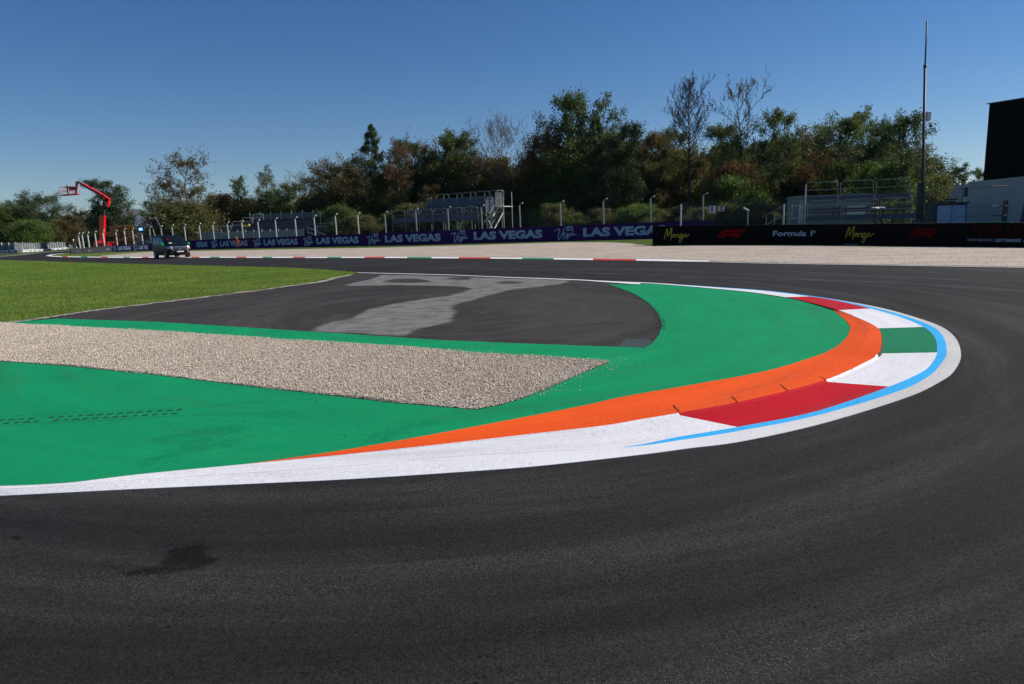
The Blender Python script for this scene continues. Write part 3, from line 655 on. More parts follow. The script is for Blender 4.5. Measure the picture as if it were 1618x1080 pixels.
child(wall_strokes(W2, 'yellow_script', MZ, (155, 95, 375, 250), 1335, 1380.5, .03, .98, m_yellow, None, .05), r2)
F1A = [[(607, 194), (640, 154), (660, 140), (690, 133), (852, 133), (838, 147), (700, 147), (672, 154), (650, 170), (632, 194)], [(640, 194), (662, 172), (676, 162), (700, 158), (826, 158), (816, 168), (806, 178), (700, 178), (686, 181), (672, 194)], [(742, 194), (760, 180), (804, 180), (790, 194)]]
def f1(w, a, b):
    return wall_strokes(w, 'red_emblem', [], (607, 98, 852, 248), a, b, .0, 1.0, m_logored, None, polys=[p for p in F1A])
child(f1(W2, 1132.5, 1178), r2); l2o = child(f1(W2, 1434, 1483), r2); l2o.data.materials[0] = M('dim_red_logo', (.12, .002, .003), .8, 0, .1, 3, spec=.05)
child(wall_text(W2, 'lettering', 'Formula 1', 1221, 1283, .43, .70, m_letter, None, .025), r2)
child(wall_text(W2, 'small_mark', '®', 1284, 1288.3, .58, .70, m_letter, None, .01), r2)
child(wall_text(W2, 'red_lettering', 'MOBLAND', 1536, 1629, .44, .90, m_dred, None, .0), r2)
child(wall_text(W2, 'lettering', 'NEW SEASON |', 1528, 1570.5, .20, .335, m_letter, None, .0, .2), r2)
child(wall_text(W2, 'lettering', 'SEPTEMBER 18', 1572, 1624, .20, .335, m_letter, None, .02, .2), r2)
child(W2.mesh('green_edge_strip', m_fgreen, None, 1.0, 1.04, -.1, .15, W2.s_of(1536), W2.s_of(1592), 6), r2)
# far left wall
LB = [(-150, 405), (0, 399.9), (30, 399.6), (39, 398.2), (67, 396.5), (93, 394.2), (122, 391.6)]
LT = [(-150, 398), (0, 395.4), (39, 394), (67, 393.2), (93, 391.5), (122, 389.2)]
W3 = Wall(LB, LT)
r3 = empty('boundary_wall', W3.pt(0, 0), label='low white wall with small boards under the grey fence at far left', cat='wall')
child(W3.mesh('wall', m_whitebox), r3)
xs_ = [0, 6, 12] + [31 + i * 7.2 for i in range(13)]
for a in xs_:
    if a < 117: child(W3.mesh('board', m_deck, None, .25, .62, .02, .03, W3.s_of(a + 1), W3.s_of(a + 5), 3), r3)
m_bpurple = M('bright_purple_board', (.13, .03, .42), .5)
child(W3.mesh('purple_board', m_bpurple, None, .0, 1.25, .08, .06, W3.s_of(14), W3.s_of(31), 4), r3)
child(wall_strokes(W3, 'white_script', [[(0, 8), (14, 0), (8, 22)], [(18, 20), (28, 4), (36, 22)], [(36, 4), (44, 14), (56, 2), (42, 26)], [(52, 22), (64, 12), (72, 24)]], (-20, -10, 92, 36), 14, 31, .0, 1.2, m_whitecl, None, .3, .12), r3)
# ------------------------------------------------------------------ fences
def chain(w_or_pts, name, spacing, r, m, root, z0, z1, horiz=()):
    """diagonal wires over a list of (top, bottom) stations along a run"""
    B = w_or_pts; S = [0]
    for a, b in zip(B[:-1], B[1:]): S.append(S[-1] + (Vector(b) - Vector(a)).length)
    Lx = S[-1]; hgtm = z1 - z0
    def P(u, z): return Vector((float(np.interp(u, S, [b[0] for b in B])), float(np.interp(u, S, [b[1] for b in B])), z))
    mb = MB(); k = -int(hgtm / spacing); n_ = int(Lx / spacing)
    for i in range(k, n_):
        for sg in (1, -1):
            u0 = i * spacing; u1 = u0 + hgtm
            ca, cb = max(0, u0), min(Lx, u1)
            if cb <= ca: continue
            za, zb = z0 + (ca - u0), z0 + (cb - u0)
            if sg < 0: za, zb = z0 + z1 - za, z0 + z1 - zb
            mb.tube(P(ca, za), P(cb, zb), r, n=3, cap=False)
    for z in horiz: 
        for a, b in zip(np.linspace(0, Lx, 30)[:-1], np.linspace(0, Lx, 30)[1:]): mb.tube(P(a, z), P(b, z), r * 1.8, n=4, cap=False)
    return child(mb.build(name, m), root)
posts = [(131.7, 369.5), (139, 369), (149, 368), (160.5, 366.5), (173, 365.2), (186, 364.8), (199.5, 362), (212.5, 361.5), (239, 359), (256, 357.6), (273.5, 356.5), (293, 355.5), (314, 353.7), (335, 352.7), (358, 351.6), (381, 350), (406.5, 348), (434, 345.5), (465, 344), (495, 341.5), (528.5, 339), (564, 337.3), (607.3, 335.6), (656, 331), (708.5, 328), (761.5, 325.5), (822, 322), (886, 319), (954, 315.5), (1029, 311.5), (1112, 307)]
fr = empty('debris_fence', W1.pt(0, 0, -.6), label='tall catch fence of pale bent-top posts rising behind the purple wall', cat='fence')
line = []
for px, ty in posts:
    w = W1 if px >= 178 else W0
    b = w.pt(w.s_of(px), 0, -.6); b.z = 0; h = hgt(b, ty + 2); line.append(b)
    mb = MB().tube(b, b + Vector((-.02 * h, 0, h)), .085, n=8)
    t = b + Vector((-.02 * h, 0, h)); mb.tube(t, t + Vector((.38, -.30, .26)), .07, n=6); mb.ball(t, .08)
    child(mb.build('post', m_galvw if px < 600 else m_galv, smooth=False), fr)
child(chain([tuple(p) for p in line[8:]], 'wire_mesh', .16, .0022, m_dkwire, fr, 1.3, 3.3, (1.4, 2.3, 3.2)), fr)
# right hand fence standing behind the black wall
f2 = empty('debris_fence', W2.pt(0, 0, -1.1), label='diamond mesh fence with slim posts standing behind the black wall', cat='fence')
l2 = []
for px, ty in ((1065.5, 322), (1142, 322.5), (1221, 322), (1310, 322), (1400, 322), (1480, 320)):
    b = W2.pt(W2.s_of(px), 0, -1.3); b.z = 0; h = hgt(b, ty); l2.append(tuple(b))
    if px in (1142, 1310, 1400, 1480): continue
    child(MB().tube(b, b + Vector((.02, 0, h)), .06, n=8).build('post', m_galvw), f2)
chain(l2, 'wire_mesh', .13, .0028, m_dkwire, f2, 1.2, 3.1, (3.1, 1.3))
f3 = empty('cable_fence', W2.pt(W2.s_of(1560), 0, -1.2), label='dark steel posts with tensioned cables in front of the white trailer', cat='fence')
pp = []
for px, ty, lean in ((1561, 316, .0), (1588, 313.5, .12), (1640, 312, 0), (1478, 322, 0)):
    b = W2.pt(W2.s_of(px), 0, -1.3); b.z = 0; h = hgt(b, ty); pp.append((b, h))
    if px == 1478: continue
    child(MB().box((b.x + lean * h / 4, b.y, h / 2), (.16, .16, h), rot=Matrix.Rotation(lean, 3, 'Y')).build('post', m_dkpost), f3)
for z in (.98, .66, .5):
    for a, b in ((3, 0), (1, 2)):
        (p, h), (q, h2) = pp[a], pp[b]
        child(MB().tube(p + Vector((0, -.1, 3.0 * z)), q + Vector((0, -.1, 3.0 * z)), .008, n=4).build('cable', m_dkpost), f3)
        child(MB().tube(q + Vector((-.8 if b == 0 else .0, -.1, 3.0 * z)), q + Vector((0, -.1, 3.0 * z)), .03, n=6).build('tensioner', m_dkpost), f3)
# grey slatted fence far left
f4 = empty('slat_fence', W3.pt(0, 0, -.5), label='grey upright slatted fence above the white wall at far left', cat='fence')
sm = MB(); prv = None; X4 = np.linspace(-140, 130, 150)
for i, px in enumerate(X4):
    b = W3.pt(W3.s_of(min(px, 122)), 0, -.5) if px <= 122 else g(px, 391)
    ty = float(np.interp(px, [-140, 0, 37, 67, 93, 130], [380, 383.4, 383.4, 383.7, 382.4, 381.6])); h = hgt(b, ty)
    for k in (0, 1):                      # corrugated sheet of upright slats, one continuous run
        q = Vector((b.x + k * .12, b.y + (.16 if i % 2 else -.16), 0)); r = [q, q + Vector((0, 0, h))]
        if prv: sm.add(prv + r, [(0, 2, 3, 1)])
        prv = r
    if i % 6 == 0: child(MB().tube((b.x, b.y - .3, 0), (b.x, b.y - .3, h + .1), .07, n=6).build('post', m_galvw), f4)
bmx = sm
m_slat = M('grey_slats', (.19, .21, .21), .7, .1, .45, 1.5)
so = sm.build('slats', m_slat); bm_ = bmesh.new(); bm_.from_mesh(so.data); bmesh.ops.remove_doubles(bm_, verts=bm_.verts, dist=.001); bm_.to_mesh(so.data); bm_.free(); child(so, f4)
# signs hung on the right fence
def sign(xa, xb, ya, yb, col, label, kids=()):
    Y = W2.pt(W2.s_of((xa + xb) / 2), 0, -1.15).y; a, b = at(xa, yb, Y), at(xb, ya, Y)
    c = (a + b) / 2; o = empty('fence_sign', (c.x, Y, a.z), label=label, cat='sign')
    child(MB().box(c, (b.x - a.x, .03, b.z - a.z)).build('panel', col), o)
    for (u0, u1, v0, v1, mm) in kids:
        q0 = Vector((a.x + (b.x - a.x) * u0, 0, a.z + (b.z - a.z) * v0)); q1 = Vector((a.x + (b.x - a.x) * u1, 0, a.z + (b.z - a.z) * v1)); cc = (q0 + q1) / 2
        child(MB().box((cc.x, Y - .02, cc.z), (q1.x - q0.x, .01, q1.z - q0.z)).build('printed_mark', mm), o)
sign(1118.5, 1131, 324.8, 336, m_whitebox, 'white sign with a red stripe on the mesh fence', [(.4, .62, .1, .9, m_logored), (.0, .25, .0, 1., m_galv)])
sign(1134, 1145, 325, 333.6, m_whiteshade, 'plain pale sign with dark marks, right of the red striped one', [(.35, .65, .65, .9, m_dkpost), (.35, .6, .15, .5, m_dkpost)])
# ------------------------------------------------------------------ people (one continuous skinned body each)
def person(loc, rz, h, suit, legs, label, walk=0, arms=0, hat=None, hair=True, name='person'):
    root = empty(name, loc, rz, label, 'person'); k = h / 1.75
    V = []; E = []; Rd = []
    def a(p, r, par=None):
        V.append(Vector(p) * k); Rd.append(r * k); i = len(V) - 1
        if par is not None: E.append((par, i))
        return i
    pel = a((0, 0, .98), .145); w_ = a((0, 0, 1.12), .13, pel); ch = a((.01, 0, 1.32), .155, w_); nb = a((0, 0, 1.47), .075, ch); nk = a((.01, 0, 1.54), .055, nb)
    hd = a((.02, 0, 1.63), .088, nk); a((.015, 0, 1.71), .075, hd); a((.105, 0, 1.625), .018, hd)
    for s in (1, -1):
        f = walk * s
        hp = a((0, .095 * s, .90), .105, pel); kn = a((.05 + f * .22, .10 * s, .50), .068, hp); an = a((f * .30 - .02 - (.12 if f < 0 else 0), .105 * s, .09 + (.05 if f < 0 else 0)), .045, kn)
        a((f * .30 + .14 - (.12 if f < 0 else 0), .11 * s, .045 + (.02 if f < 0 else 0)), .042, an)
        sh = a((0, .19 * s, 1.42), .07, ch); el = a((-.03 - f * .10 + arms * .06, .25 * s, 1.15 + arms * .02), .05, sh)
        wr = a((.08 - f * .22 + arms * .22, .25 * s - arms * .06 * s, .92 + arms * .2), .034, el); pm_ = a((.11 - f * .25 + arms * .26, .25 * s - arms * .06 * s, .85 + arms * .2), .036, wr)
        pz = V[pm_] / k
        for q in range(4): 
            f1_ = a(pz + Vector((.025 - .016 * q + .01, .005 * s, -.055 + .004 * abs(q - 1))), .010, pm_); a(pz + Vector((.02 - .016 * q + .012, -.006 * s, -.09 + .006 * abs(q - 1))), .008, f1_)
        a(pz + Vector((.045, -.01 * s, -.02)), .011, pm_)
    me = bpy.data.meshes.new('b'); me.from_pydata([tuple(v) for v in V], E, []); ob = bpy.data.objects.new('b', me); C.objects.link(ob)
    bpy.context.view_layer.objects.active = ob
    md = ob.modifiers.new('s', 'SKIN'); sub = ob.modifiers.new('u', 'SUBSURF'); sub.levels = 1
    for i, r in enumerate(Rd): me.skin_vertices[0].data[i].radius = (r, r)
    me.skin_vertices[0].data[0].use_root = True
    bpy.context.view_layer.update()
    bm_ = bpy.data.meshes.new_from_object(ob.evaluated_get(bpy.context.evaluated_depsgraph_get())); bpy.data.objects.remove(ob)
    o = mobj('body', bm_, [suit, legs, m_skin, m_dark], root)
    for p in bm_.polygons:
        z = p.center.z / k; rad = abs(p.center.y) / k
        p.material_index = 2 if z > 1.50 or (rad > .17 and z < .90 + arms * .2 and z > .55) else 3 if z < .11 else 1 if z < 1.0 else 0
        p.use_smooth = True
    if hair: MB().ball(Vector((.0, 0, 1.69)) * k, .095 * k, 10, 6, (1, .95, .8)).build('hair', m_hair, root, True)
    if hat: MB().ball(Vector((.01, 0, 1.71)) * k, .115 * k, 10, 6, (1.1, 1, .75)).build('cap', hat, root, True)
    return root
pf = g(375.5, 392.6); ph = hgt(pf, 374.3)
person(pf, R(-120), ph, m_orangecl, m_orangecl, 'person in bright orange overalls and pale cap walking before the purple wall', walk=.8, hat=m_yellow, hair=False)
b = W0.pt(W0.s_of(124), 0, -.9); b.z = 0
person(b, R(-60), hgt(b, 378.3), m_blackcl, m_blackcl, 'person in black clothes with a red and white cap behind the black wall end', hat=m_whitecl, hair=False)
# ------------------------------------------------------------------ scaffold stands
def rail(mb, p, q, h, r=.025, drops=True, mid=True):
    p = Vector(p); q = Vector(q); up = Vector((0, 0, h)); d = (q - p).normalized() * min(.2, (q - p).length * .2); c = Vector((0, 0, .18))
    pts = [p, p + up - c, p + up + d, q + up - d, q + up - c, q]
    mb.path(pts, r, 5)
    if mid: mb.tube(p + up * .5, q + up * .5, r * .8, n=5)
def frame_fn(A, B):
    A = Vector(A); B = Vector(B); L = (B - A).length; ex = (B - A) / L; ey = Vector((-ex.y, ex.x, 0))
    return L, (lambda x, y, z: A + ex * x + ey * y + Vector((0, 0, z)))
# middle stand
A = at(622, 383, 90); B_ = at(757.5, 379, 81); A.z = B_.z = 0
s1 = empty('scaffold_grandstand', A, label='blue grey seated scaffold stand with stair tower behind the purple wall', cat='grandstand', group='temporary stands behind the walls')
L1, T1_ = frame_fn(A, B_); T1 = lambda x, y, z: T1_(x, y, z * .955)
x_in = L1 * .22
legs = MB(); nb_ = 6
for i in range(nb_ + 1):
    x = L1 * i / nb_
    for y in (0, 2.2, 4.4):
        if y > 0 and x < x_in * .8: continue
        child(MB().tube(T1(x, y, 0), T1(x, y, 2.9 + (y > 1) * 1.1 + (y > 3) * 1.2), .045, n=6).build('leg', m_galv), s1)
    if 0 < i < nb_: child(MB().tube(T1(x, .1, 2.8), T1(x + L1 / nb_ * .9, .1, .4), .025, n=5).build('brace', m_galv), s1)
def slab(mb, T, x0, x1, y0, y1, z0, z1):
    P = [T(x0, y0, z0), T(x1, y0, z0), T(x1, y1, z0), T(x0, y1, z0), T(x0, y0, z1), T(x1, y0, z1), T(x1, y1, z1), T(x0, y1, z1)]
    return mb.add(P, [(3, 2, 1, 0), (4, 5, 6, 7), (0, 1, 5, 4), (1, 2, 6, 5), (2, 3, 7, 6), (3, 0, 4, 7)])
child(slab(MB(), T1, 0, L1, 0, .06, 2.75, 3.45).build('fascia', m_deck), s1)
child(slab(MB(), T1, 0, L1, .1, 1.3, 2.9, 3.0).build('deck', m_deckd), s1)
for k_, (y, z) in enumerate(((1.4, 3.6), (2.3, 4.15), (3.2, 4.75), (4.1, 5.35))):
    child(slab(MB(), T1, x_in, L1, y, y + .07, z - .05, z + (.52 if k_ > 1 else .3)).build('seat_row', m_deck), s1)
    child(slab(MB(), T1, x_in, L1, y + .1, y + .85, z + .0, z + .06).build('seat_row_floor', m_deckd), s1)
for i in range(nb_):
    mb = MB(); rail(mb, T1(L1 * i / nb_ + .05, -.05, 3.1), T1(L1 * (i + 1) / nb_ - .05, -.05, 3.1), 1.25); child(mb.build('front_rail', m_galv), s1)
    if i: 
        child(slab(MB(), T1, L1 * i / nb_ + .1, L1 * (i + 1) / nb_ - .1, .5, .55, 4.05, 4.4).build('seat_back', m_deck), s1)
for i in range(5):
    xa = x_in + (L1 - x_in) * i / 5; xb = x_in + (L1 - x_in) * (i + 1) / 5
    mb = MB(); rail(mb, T1(xa + .05, 5.0, 5.2), T1(xb - .05, 5.0, 5.2), 1.25, mid=False); mb.tube(T1(xa + .02, 4.0, 4.3), T1(xa + .02, 4.0, 6.3), .06, n=5); child(mb.build('rear_rail', m_galv), s1)
mb = MB()
for (xa, xb, y, z) in ((x_in * .45, x_in * .75, 1.4, 3.5), (x_in * .6, x_in, 2.5, 4.3), (x_in * .85, x_in * 1.0, 3.6, 4.9)): rail(mb, T1(xa, y, z), T1(xb, y, z), 1.1)
child(mb.build('side_rail', m_galv), s1)
st = MB(); xx = L1 + .2
for i in range(9): slab(st, T1, xx + .1 + i * .02, xx + 1.2 + i * .02, -.2 + i * .28, .1 + i * .28, .5 + i * .33, .54 + i * .33)
child(st.build('stair_tread', m_galvw), s1)
mb = MB()
for xo in (.05, 1.3): mb.bar(T1(xx + xo, -.2, .3), T1(xx + xo + .2, 2.5, 3.6), .06, .16); mb.tube(T1(xx + xo, -.2, 1.4), T1(xx + xo + .2, 2.5, 4.6), .03, n=5)
mb.bar(T1(xx + .3, .5, 2.6), T1(xx + 2.7, .5, 4.3), .06, .14); mb.tube(T1(xx + .9, .0, 3.4), T1(xx + 2.2, .0, 1.0), .04, n=5)
child(mb.build('stair_stringer', m_galvw), s1)
mb = MB(); slab(mb, T1, xx + .9, xx + 2.6, 1.2, 3.0, 4.25, 4.35); slab(mb, T1, xx + .6, xx + 1.6, .6, 1.8, 3.65, 3.75)
for i in range(9): mb.tube(T1(xx + .6 + i * .12, .6, 3.7), T1(xx + .6 + i * .12, .6, 5.2), .012, n=4); mb.tube(T1(xx + 1.6 + i * .1, 1.2, 4.3), T1(xx + 1.6 + i * .1, 1.2, 6.0), .012, n=4)
rail(mb, T1(xx + .5, .6, 3.7), T1(xx + 1.6, .6, 3.7), 1.6, .035); rail(mb, T1(xx + 1.5, 1.2, 4.3), T1(xx + 2.6, 1.2, 4.3), 1.8, .035)
mb.tube(T1(xx + 2.6, 1.2, 0), T1(xx + 2.6, 1.2, 5.6), .04, n=6); mb.tube(T1(xx + 2.6, 2.8, 0), T1(xx + 2.6, 2.8, 6.0), .04, n=6)
child(mb.build('landing', m_galvw), s1)
# left stand
A = at(315, 388, 101); B_ = at(482, 384, 97); A.z = B_.z = 0
s2 = empty('scaffold_grandstand', A, label='low stepped grandstand with a netting screen along its top, left of the bigger stands', cat='grandstand', group='temporary stands behind the walls')
L2, T2 = frame_fn(A, B_); a0 = L2 * .2
child(slab(MB(), T2, 0, L2, 0, .06, 1.3, 2.3).build('front_panel', m_galv), s2)
for i in range(14): child(MB().tube(T2(L2 * i / 13, -.08, 0), T2(L2 * i / 13, -.08, 2.5), .05, n=5).build('post', m_galvw), s2)
for k_, (y, z) in enumerate(((1, 2.2), (1.9, 2.65), (2.8, 3.1), (3.7, 3.5))):
    child(slab(MB(), T2, a0 * (.7 + .3 * k_ / 2), L2, y, y + .07, z - .3, z + .25).build('seat_row', m_deckd), s2)
    child(slab(MB(), T2, a0 * (.7 + .3 * k_ / 2), L2, y + .1, y + .8, z - .05, z).build('seat_row_floor', m_deck), s2)
child(slab(MB(), T2, a0 * 1.6, L2 + .6, 5, 5.06, 3.9, 4.8).build('netting_screen', m_screen), s2)
for i in range(8):
    x = a0 * 1.6 + (L2 + .6 - a0 * 1.6) * i / 7; child(MB().tube(T2(x, 4.9, 0), T2(x, 4.9, 5.1), .04, n=5).build('screen_post', m_galvw), s2)
mb = MB()
for i, (x, z) in enumerate(((.3, 1.5), (.75, 2.1), (1.15, 2.7), (1.5, 3.2), (1.9, 3.7))): rail(mb, T2(a0 * x, 1 + i * .8, z), T2(a0 * (x + .5), 1 + i * .8, z), 1.05, .035)
child(mb.build('side_rail', m_galvw), s2)
yb = T2(a0 * 2.1, .9, 3.0); child(MB().box(yb, (1.0, .3, .3), bev=.05).build('yellow_cover', m_yellow), s2)
child(MB().ball(yb + Vector((.6, 0, .1)), .22).build('yellow_cover_end', m_yellow), s2)
mb = MB(); x = L2 + .5
for k_ in range(3): rail(mb, T2(x + k_ * 1.1, .2 + k_ * .7, 1.2 + k_ * .7), T2(x + 1.6 + k_ * 1.1, .2 + k_ * .7, 1.2 + k_ * .7), 1.1, .04)
mb.bar(T2(x, .0, 2.6), T2(x + 4.0, 0, .9), .05, .12); mb.bar(T2(x, .0, 1.9), T2(x + 4.0, 0, .4), .05, .12)
for i in range(7): mb.tube(T2(x + i * .6, 0, 2.4 - i * .25), T2(x + i * .6, 0, 1.6 - i * .2), .03, n=4)
mb.tube(T2(x + 1.5, 1.2, 0), T2(x + 1.5, 1.2, 4.5), .04, n=5); mb.tube(T2(x + 3.4, 1.2, 0), T2(x + 3.4, 1.2, 3.8), .04, n=5)
slab(mb, T2, x + .4, x + 4.0, 1.2, 2.6, 2.6, 2.7)
child(mb.build('stair_tower', m_galvw), s2)
q = T2(x + 3.3, 1.8, 2.7); person(q, R(-90), 1.65, m_greencl, m_blackcl, 'person in a bright green vest standing on the stair tower of the left stand', arms=1)
# far stand behind the van
A = at(213, 384, 118); B_ = at(262, 383, 112); A.z = B_.z = 0
s3 = empty('scaffold_grandstand', A, label='small distant grandstand above the dark van, beside the lit signal panel', cat='grandstand', group='temporary stands behind the walls')
L3, T3 = frame_fn(A, B_)
for k_ in range(4):
    child(slab(MB(), T3, 0, L3, k_ * .9, k_ * .9 + .06, 1.0 + k_ * .5, 1.35 + k_ * .5).build('seat_row', m_galv), s3)
    child(slab(MB(), T3, 0, L3, k_ * .9 + .1, k_ * .9 + .8, .9 + k_ * .5, .96 + k_ * .5).build('seat_row_floor', m_deckd), s3)
child(slab(MB(), T3, 0, L3, 4, 4.05, 2.6, 3.7).build('netting_screen', m_screen), s3)
for i in range(5): child(MB().tube(T3(L3 * i / 4, 3.9, 0), T3(L3 * i / 4, 3.9, 3.9), .05, n=5).build('screen_post', m_galvw), s3)
child(MB().bar(T3(.2, -.3, 2.4), T3(L3 * .6, -.3, .8), .06, .18).build('stair_stringer', m_galvw), s3)
person(T3(L3 * .72, 3.4, 2.3), R(-90), 1.6, m_greencl, m_greencl, 'person in light green standing on the small distant grandstand', arms=1)
# right hand scaffold stand
A = at(1272, 372, 60); B_ = at(1446, 372, 57.5); A.z = B_.z = 0
s4 = empty('scaffold_platform', A, label='two level scaffold platform with looped handrails behind the black wall', cat='grandstand', group='temporary stands behind the walls')
L4, T4 = frame_fn(A, B_)
child(MB().tube(T4(-.1, -.1, 0), T4(-.1, -.1, 4.55), .06, n=8).build('tall_post', m_galvw), s4)
child(slab(MB(), T4, 0, L4, 0, .05, 1.45, 1.88).build('lower_fascia', m_deck), s4)
child(slab(MB(), T4, 0, L4, .1, 1.6, 1.8, 1.86).build('lower_deck', m_deckd), s4)
child(slab(MB(), T4, 0, L4, 2.2, 2.25, 3.12, 3.58).build('upper_fascia', m_deck), s4)
child(slab(MB(), T4, 0, L4, 2.3, 3.6, 3.4, 3.46).build('upper_deck', m_deckd), s4)
child(slab(MB(), T4, 0, L4, 1.8, 1.85, 2.15, 2.5).build('bench', m_deckd), s4)
for i in range(4):
    for y, h in ((.1, 1.8), (2.2, 3.5), (3.5, 3.5)): child(MB().tube(T4(L4 * i / 3, y, 0), T4(L4 * i / 3, y, h), .05, n=6).build('leg', m_galv), s4)
for i in range(3):
    a_, b_ = L4 * i / 3 + .1, L4 * (i + 1) / 3 - .1
    mb = MB(); rail(mb, T4(a_, -.05, 1.4), T4(b_, -.05, 1.4), 1.75, .02); mb.tube(T4(a_, -.05, 1.42), T4(b_, -.05, 1.42), .02, n=5); mb.tube(T4(a_, -.05, 2.75), T4(b_, -.05, 2.75), .02, n=5); child(mb.build('lower_rail', m_galv), s4)
    mb = MB(); rail(mb, T4(a_, 2.1, 3.5), T4(b_, 2.1, 3.5), 1.3, .02); child(mb.build('upper_rail', m_galv), s4)
    for k_ in range(2):
        child(MB().path([T4(a_ + .9 + k_ * 1.0, -.1, 1.1), T4(a_ + 1.2 + k_, -.1, 1.42), T4(a_ + 1.6 + k_, -.1, 1.1)], .02, 4).build('hook', m_dkpost), s4)
mb = MB(); rail(mb, T4(-1.3, .3, .6), T4(-.4, .3, .6), 2.2, .035); 
for i in range(5): mb.tube(T4(-3.2 + i * .7, .4, .9 + i * .35), T4(-3.2 + i * .7, .4, 1.9 + i * .35), .02, n=4)
mb.bar(T4(-3.6, .4, 1.0), T4(-.3, .4, 2.8), .05, .1); mb.bar(T4(-3.6, .4, 1.9), T4(-.3, .4, 3.6), .04, .05)
child(mb.build('stair', m_galv), s4)
mb = MB(); slab(mb, T4, L4 - .1, L4 + .5, 0, .05, 1.2, 4.3); mb.tube(T4(L4 + .3, -.1, 0), T4(L4 + .3, -.1, 4.8), .05, n=6); child(mb.build('end_panel', m_dkpost), s4)
# floodlight clamped on the platform
q = at(1385, 328, 56.8)
fl = empty('floodlight', q, label='small silver floodlight bar fixed on the scaffold platform handrail', cat='light')
MB().box((0, 0, 0), (.9, .18, .14), bev=.04).box((.45, -.02, -.04), (.4, .3, .18), bev=.05).build('housing', m_galvw, fl)
MB().box((0, -.11, -.05), (.28, .03, .12)).build('lamp_face', m_dkpost, fl)
for dx in (-.07, .07): MB().ball((dx, -.13, -.05), .04).build('lens', m_chrome, fl)
# ------------------------------------------------------------------ cabins, truck, screen, pole
A = at(1252, 372, 67); B_ = at(1372, 372, 66); A.z = B_.z = 0
cb = empty('site_cabin', A, label='pale grey portable cabin behind the two level scaffold platform', cat='cabin')
Lc, Tc = frame_fn(A, B_)
hc = hgt(Tc(0, 0, 0), 311.5)
child(slab(MB(), Tc, 0, Lc, 0, 2.5, .15, hc).build('body', m_cabin), cb)
child(slab(MB(), Tc, -.05, Lc + .05, -.05, 2.55, hc, hc + .12).build('roof', m_galv), cb)
for (a_, b_, z0_, z1_, mm, nm) in ((1.3, 2.1, 2.35, 2.5, m_dark, 'vent'), (2.4, 3.2, 2.35, 2.5, m_dark, 'vent'), (3.6, 4.4, 1.9, 2.7, m_deckd, 'window'), (4.9, 6.5, 1.7, 2.75, m_whitebox, 'window'), (.5, .95, .9, 3.0, m_whitebox, 'door')):
    child(slab(MB(), Tc, a_, b_, -.03, .0, z0_, z1_).build(nm, mm), cb)
# truck and trailer
def prismY(mb, T, prof, y0, y1):
    P = [T(x, y0, z) for x, z in prof] + [T(x, y1, z) for x, z in prof]; n_ = len(prof)
    return mb.add(P, [tuple(range(n_)), tuple(range(2 * n_ - 1, n_ - 1, -1))] + [(i, n_ + i, n_ + (i + 1) % n_, (i + 1) % n_) for i in range(n_)])
A = at(1524, 372, 51.0); B_ = at(1618, 372, 45.0); A.z = B_.z = 0
d_ = (B_ - A).normalized(); B2 = A + d_ * 13
tk = empty('truck', A, label='white articulated truck with long plain trailer at the right edge', cat='truck')
Lt, Tt = frame_fn(A, B2)
ht = hgt(A, 287.2)
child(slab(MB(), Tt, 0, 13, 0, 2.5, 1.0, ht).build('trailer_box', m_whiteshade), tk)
child(slab(MB(), Tt, 0, 13, .3, 2.2, .7, .98).build('chassis', m_dark), tk)
for x in (8.5, 9.8, 11.1): child(MB().tube(Tt(x, .1, .5), Tt(x, .4, .5), .5, n=18).build('wheel', m_rubber), tk)
hcab = ht * .965
cabp = [(-2.75, .5), (-2.8, 1.3), (-2.7, 1.9), (-2.45, 2.7), (-2.1, hcab - .55), (-1.75, hcab - .15), (-1.4, hcab), (-.75, hcab + .02), (-.75, .9), (-1.2, .5)]
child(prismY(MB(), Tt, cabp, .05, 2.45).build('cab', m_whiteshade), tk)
child(slab(MB(), Tt, -.72, -.15, .15, 2.35, 2.2, hcab + .05).build('air_deflector', m_galvw), tk)
child(slab(MB(), Tt, -.6, -.25, .12, .15, 2.9, hcab - .2).build('deflector_panel', m_deckd), tk)
child(slab(MB(), Tt, -2.35, -1.4, .02, .05, 1.85, 2.65).build('side_window', m_glass), tk)
child(slab(MB(), Tt, -2.6, -1.2, .0, .06, 2.72, 2.82).build('sun_visor', m_dark), tk)
child(slab(MB(), Tt, -2.95, -2.75, -.2, .05, 2.0, 2.7).build('mirror', m_dark), tk)
for x in (-2.1, -.3): child(MB().tube(Tt(x, .05, .5), Tt(x, .4, .5), .5, n=18).build('wheel', m_rubber), tk)
child(MB().ball(Tt(-1.9, .3, hcab - .05), .06).ball(Tt(-1.5, .3, hcab + .05), .06).build('roof_lamp', m_chrome), tk)
# pale cabinet in front of the cab
a, b = at(1474, 372, 48), at(1524.5, 372, 48); z1 = hgt(Vector((a.x, a.y, 0)), 322)
kx = empty('equipment_cabinet', (a.x, 48, 0), label='pale blue panelled box standing in front of the truck cab', cat='cabinet')
w_ = b.x - a.x
MB().box((w_ / 2, .6, z1 / 2), (w_, 1.2, z1 - .06)).build('body', m_dkpost, kx)
MB().box((w_ / 2, .58, z1 + .03), (w_ + .15, 1.35, .1)).build('lid', m_dkpost, kx)
m_pb = M('pale_blue_panel', (.42, .52, .68), .5, 0, .05, 1)
for i in range(2): MB().box((.18 + (w_ - .25) * (i + .5) / 2, -.02, z1 / 2), ((w_ - .25) / 2 - .05, .04, z1 - .25)).build('panel', m_pb, kx)
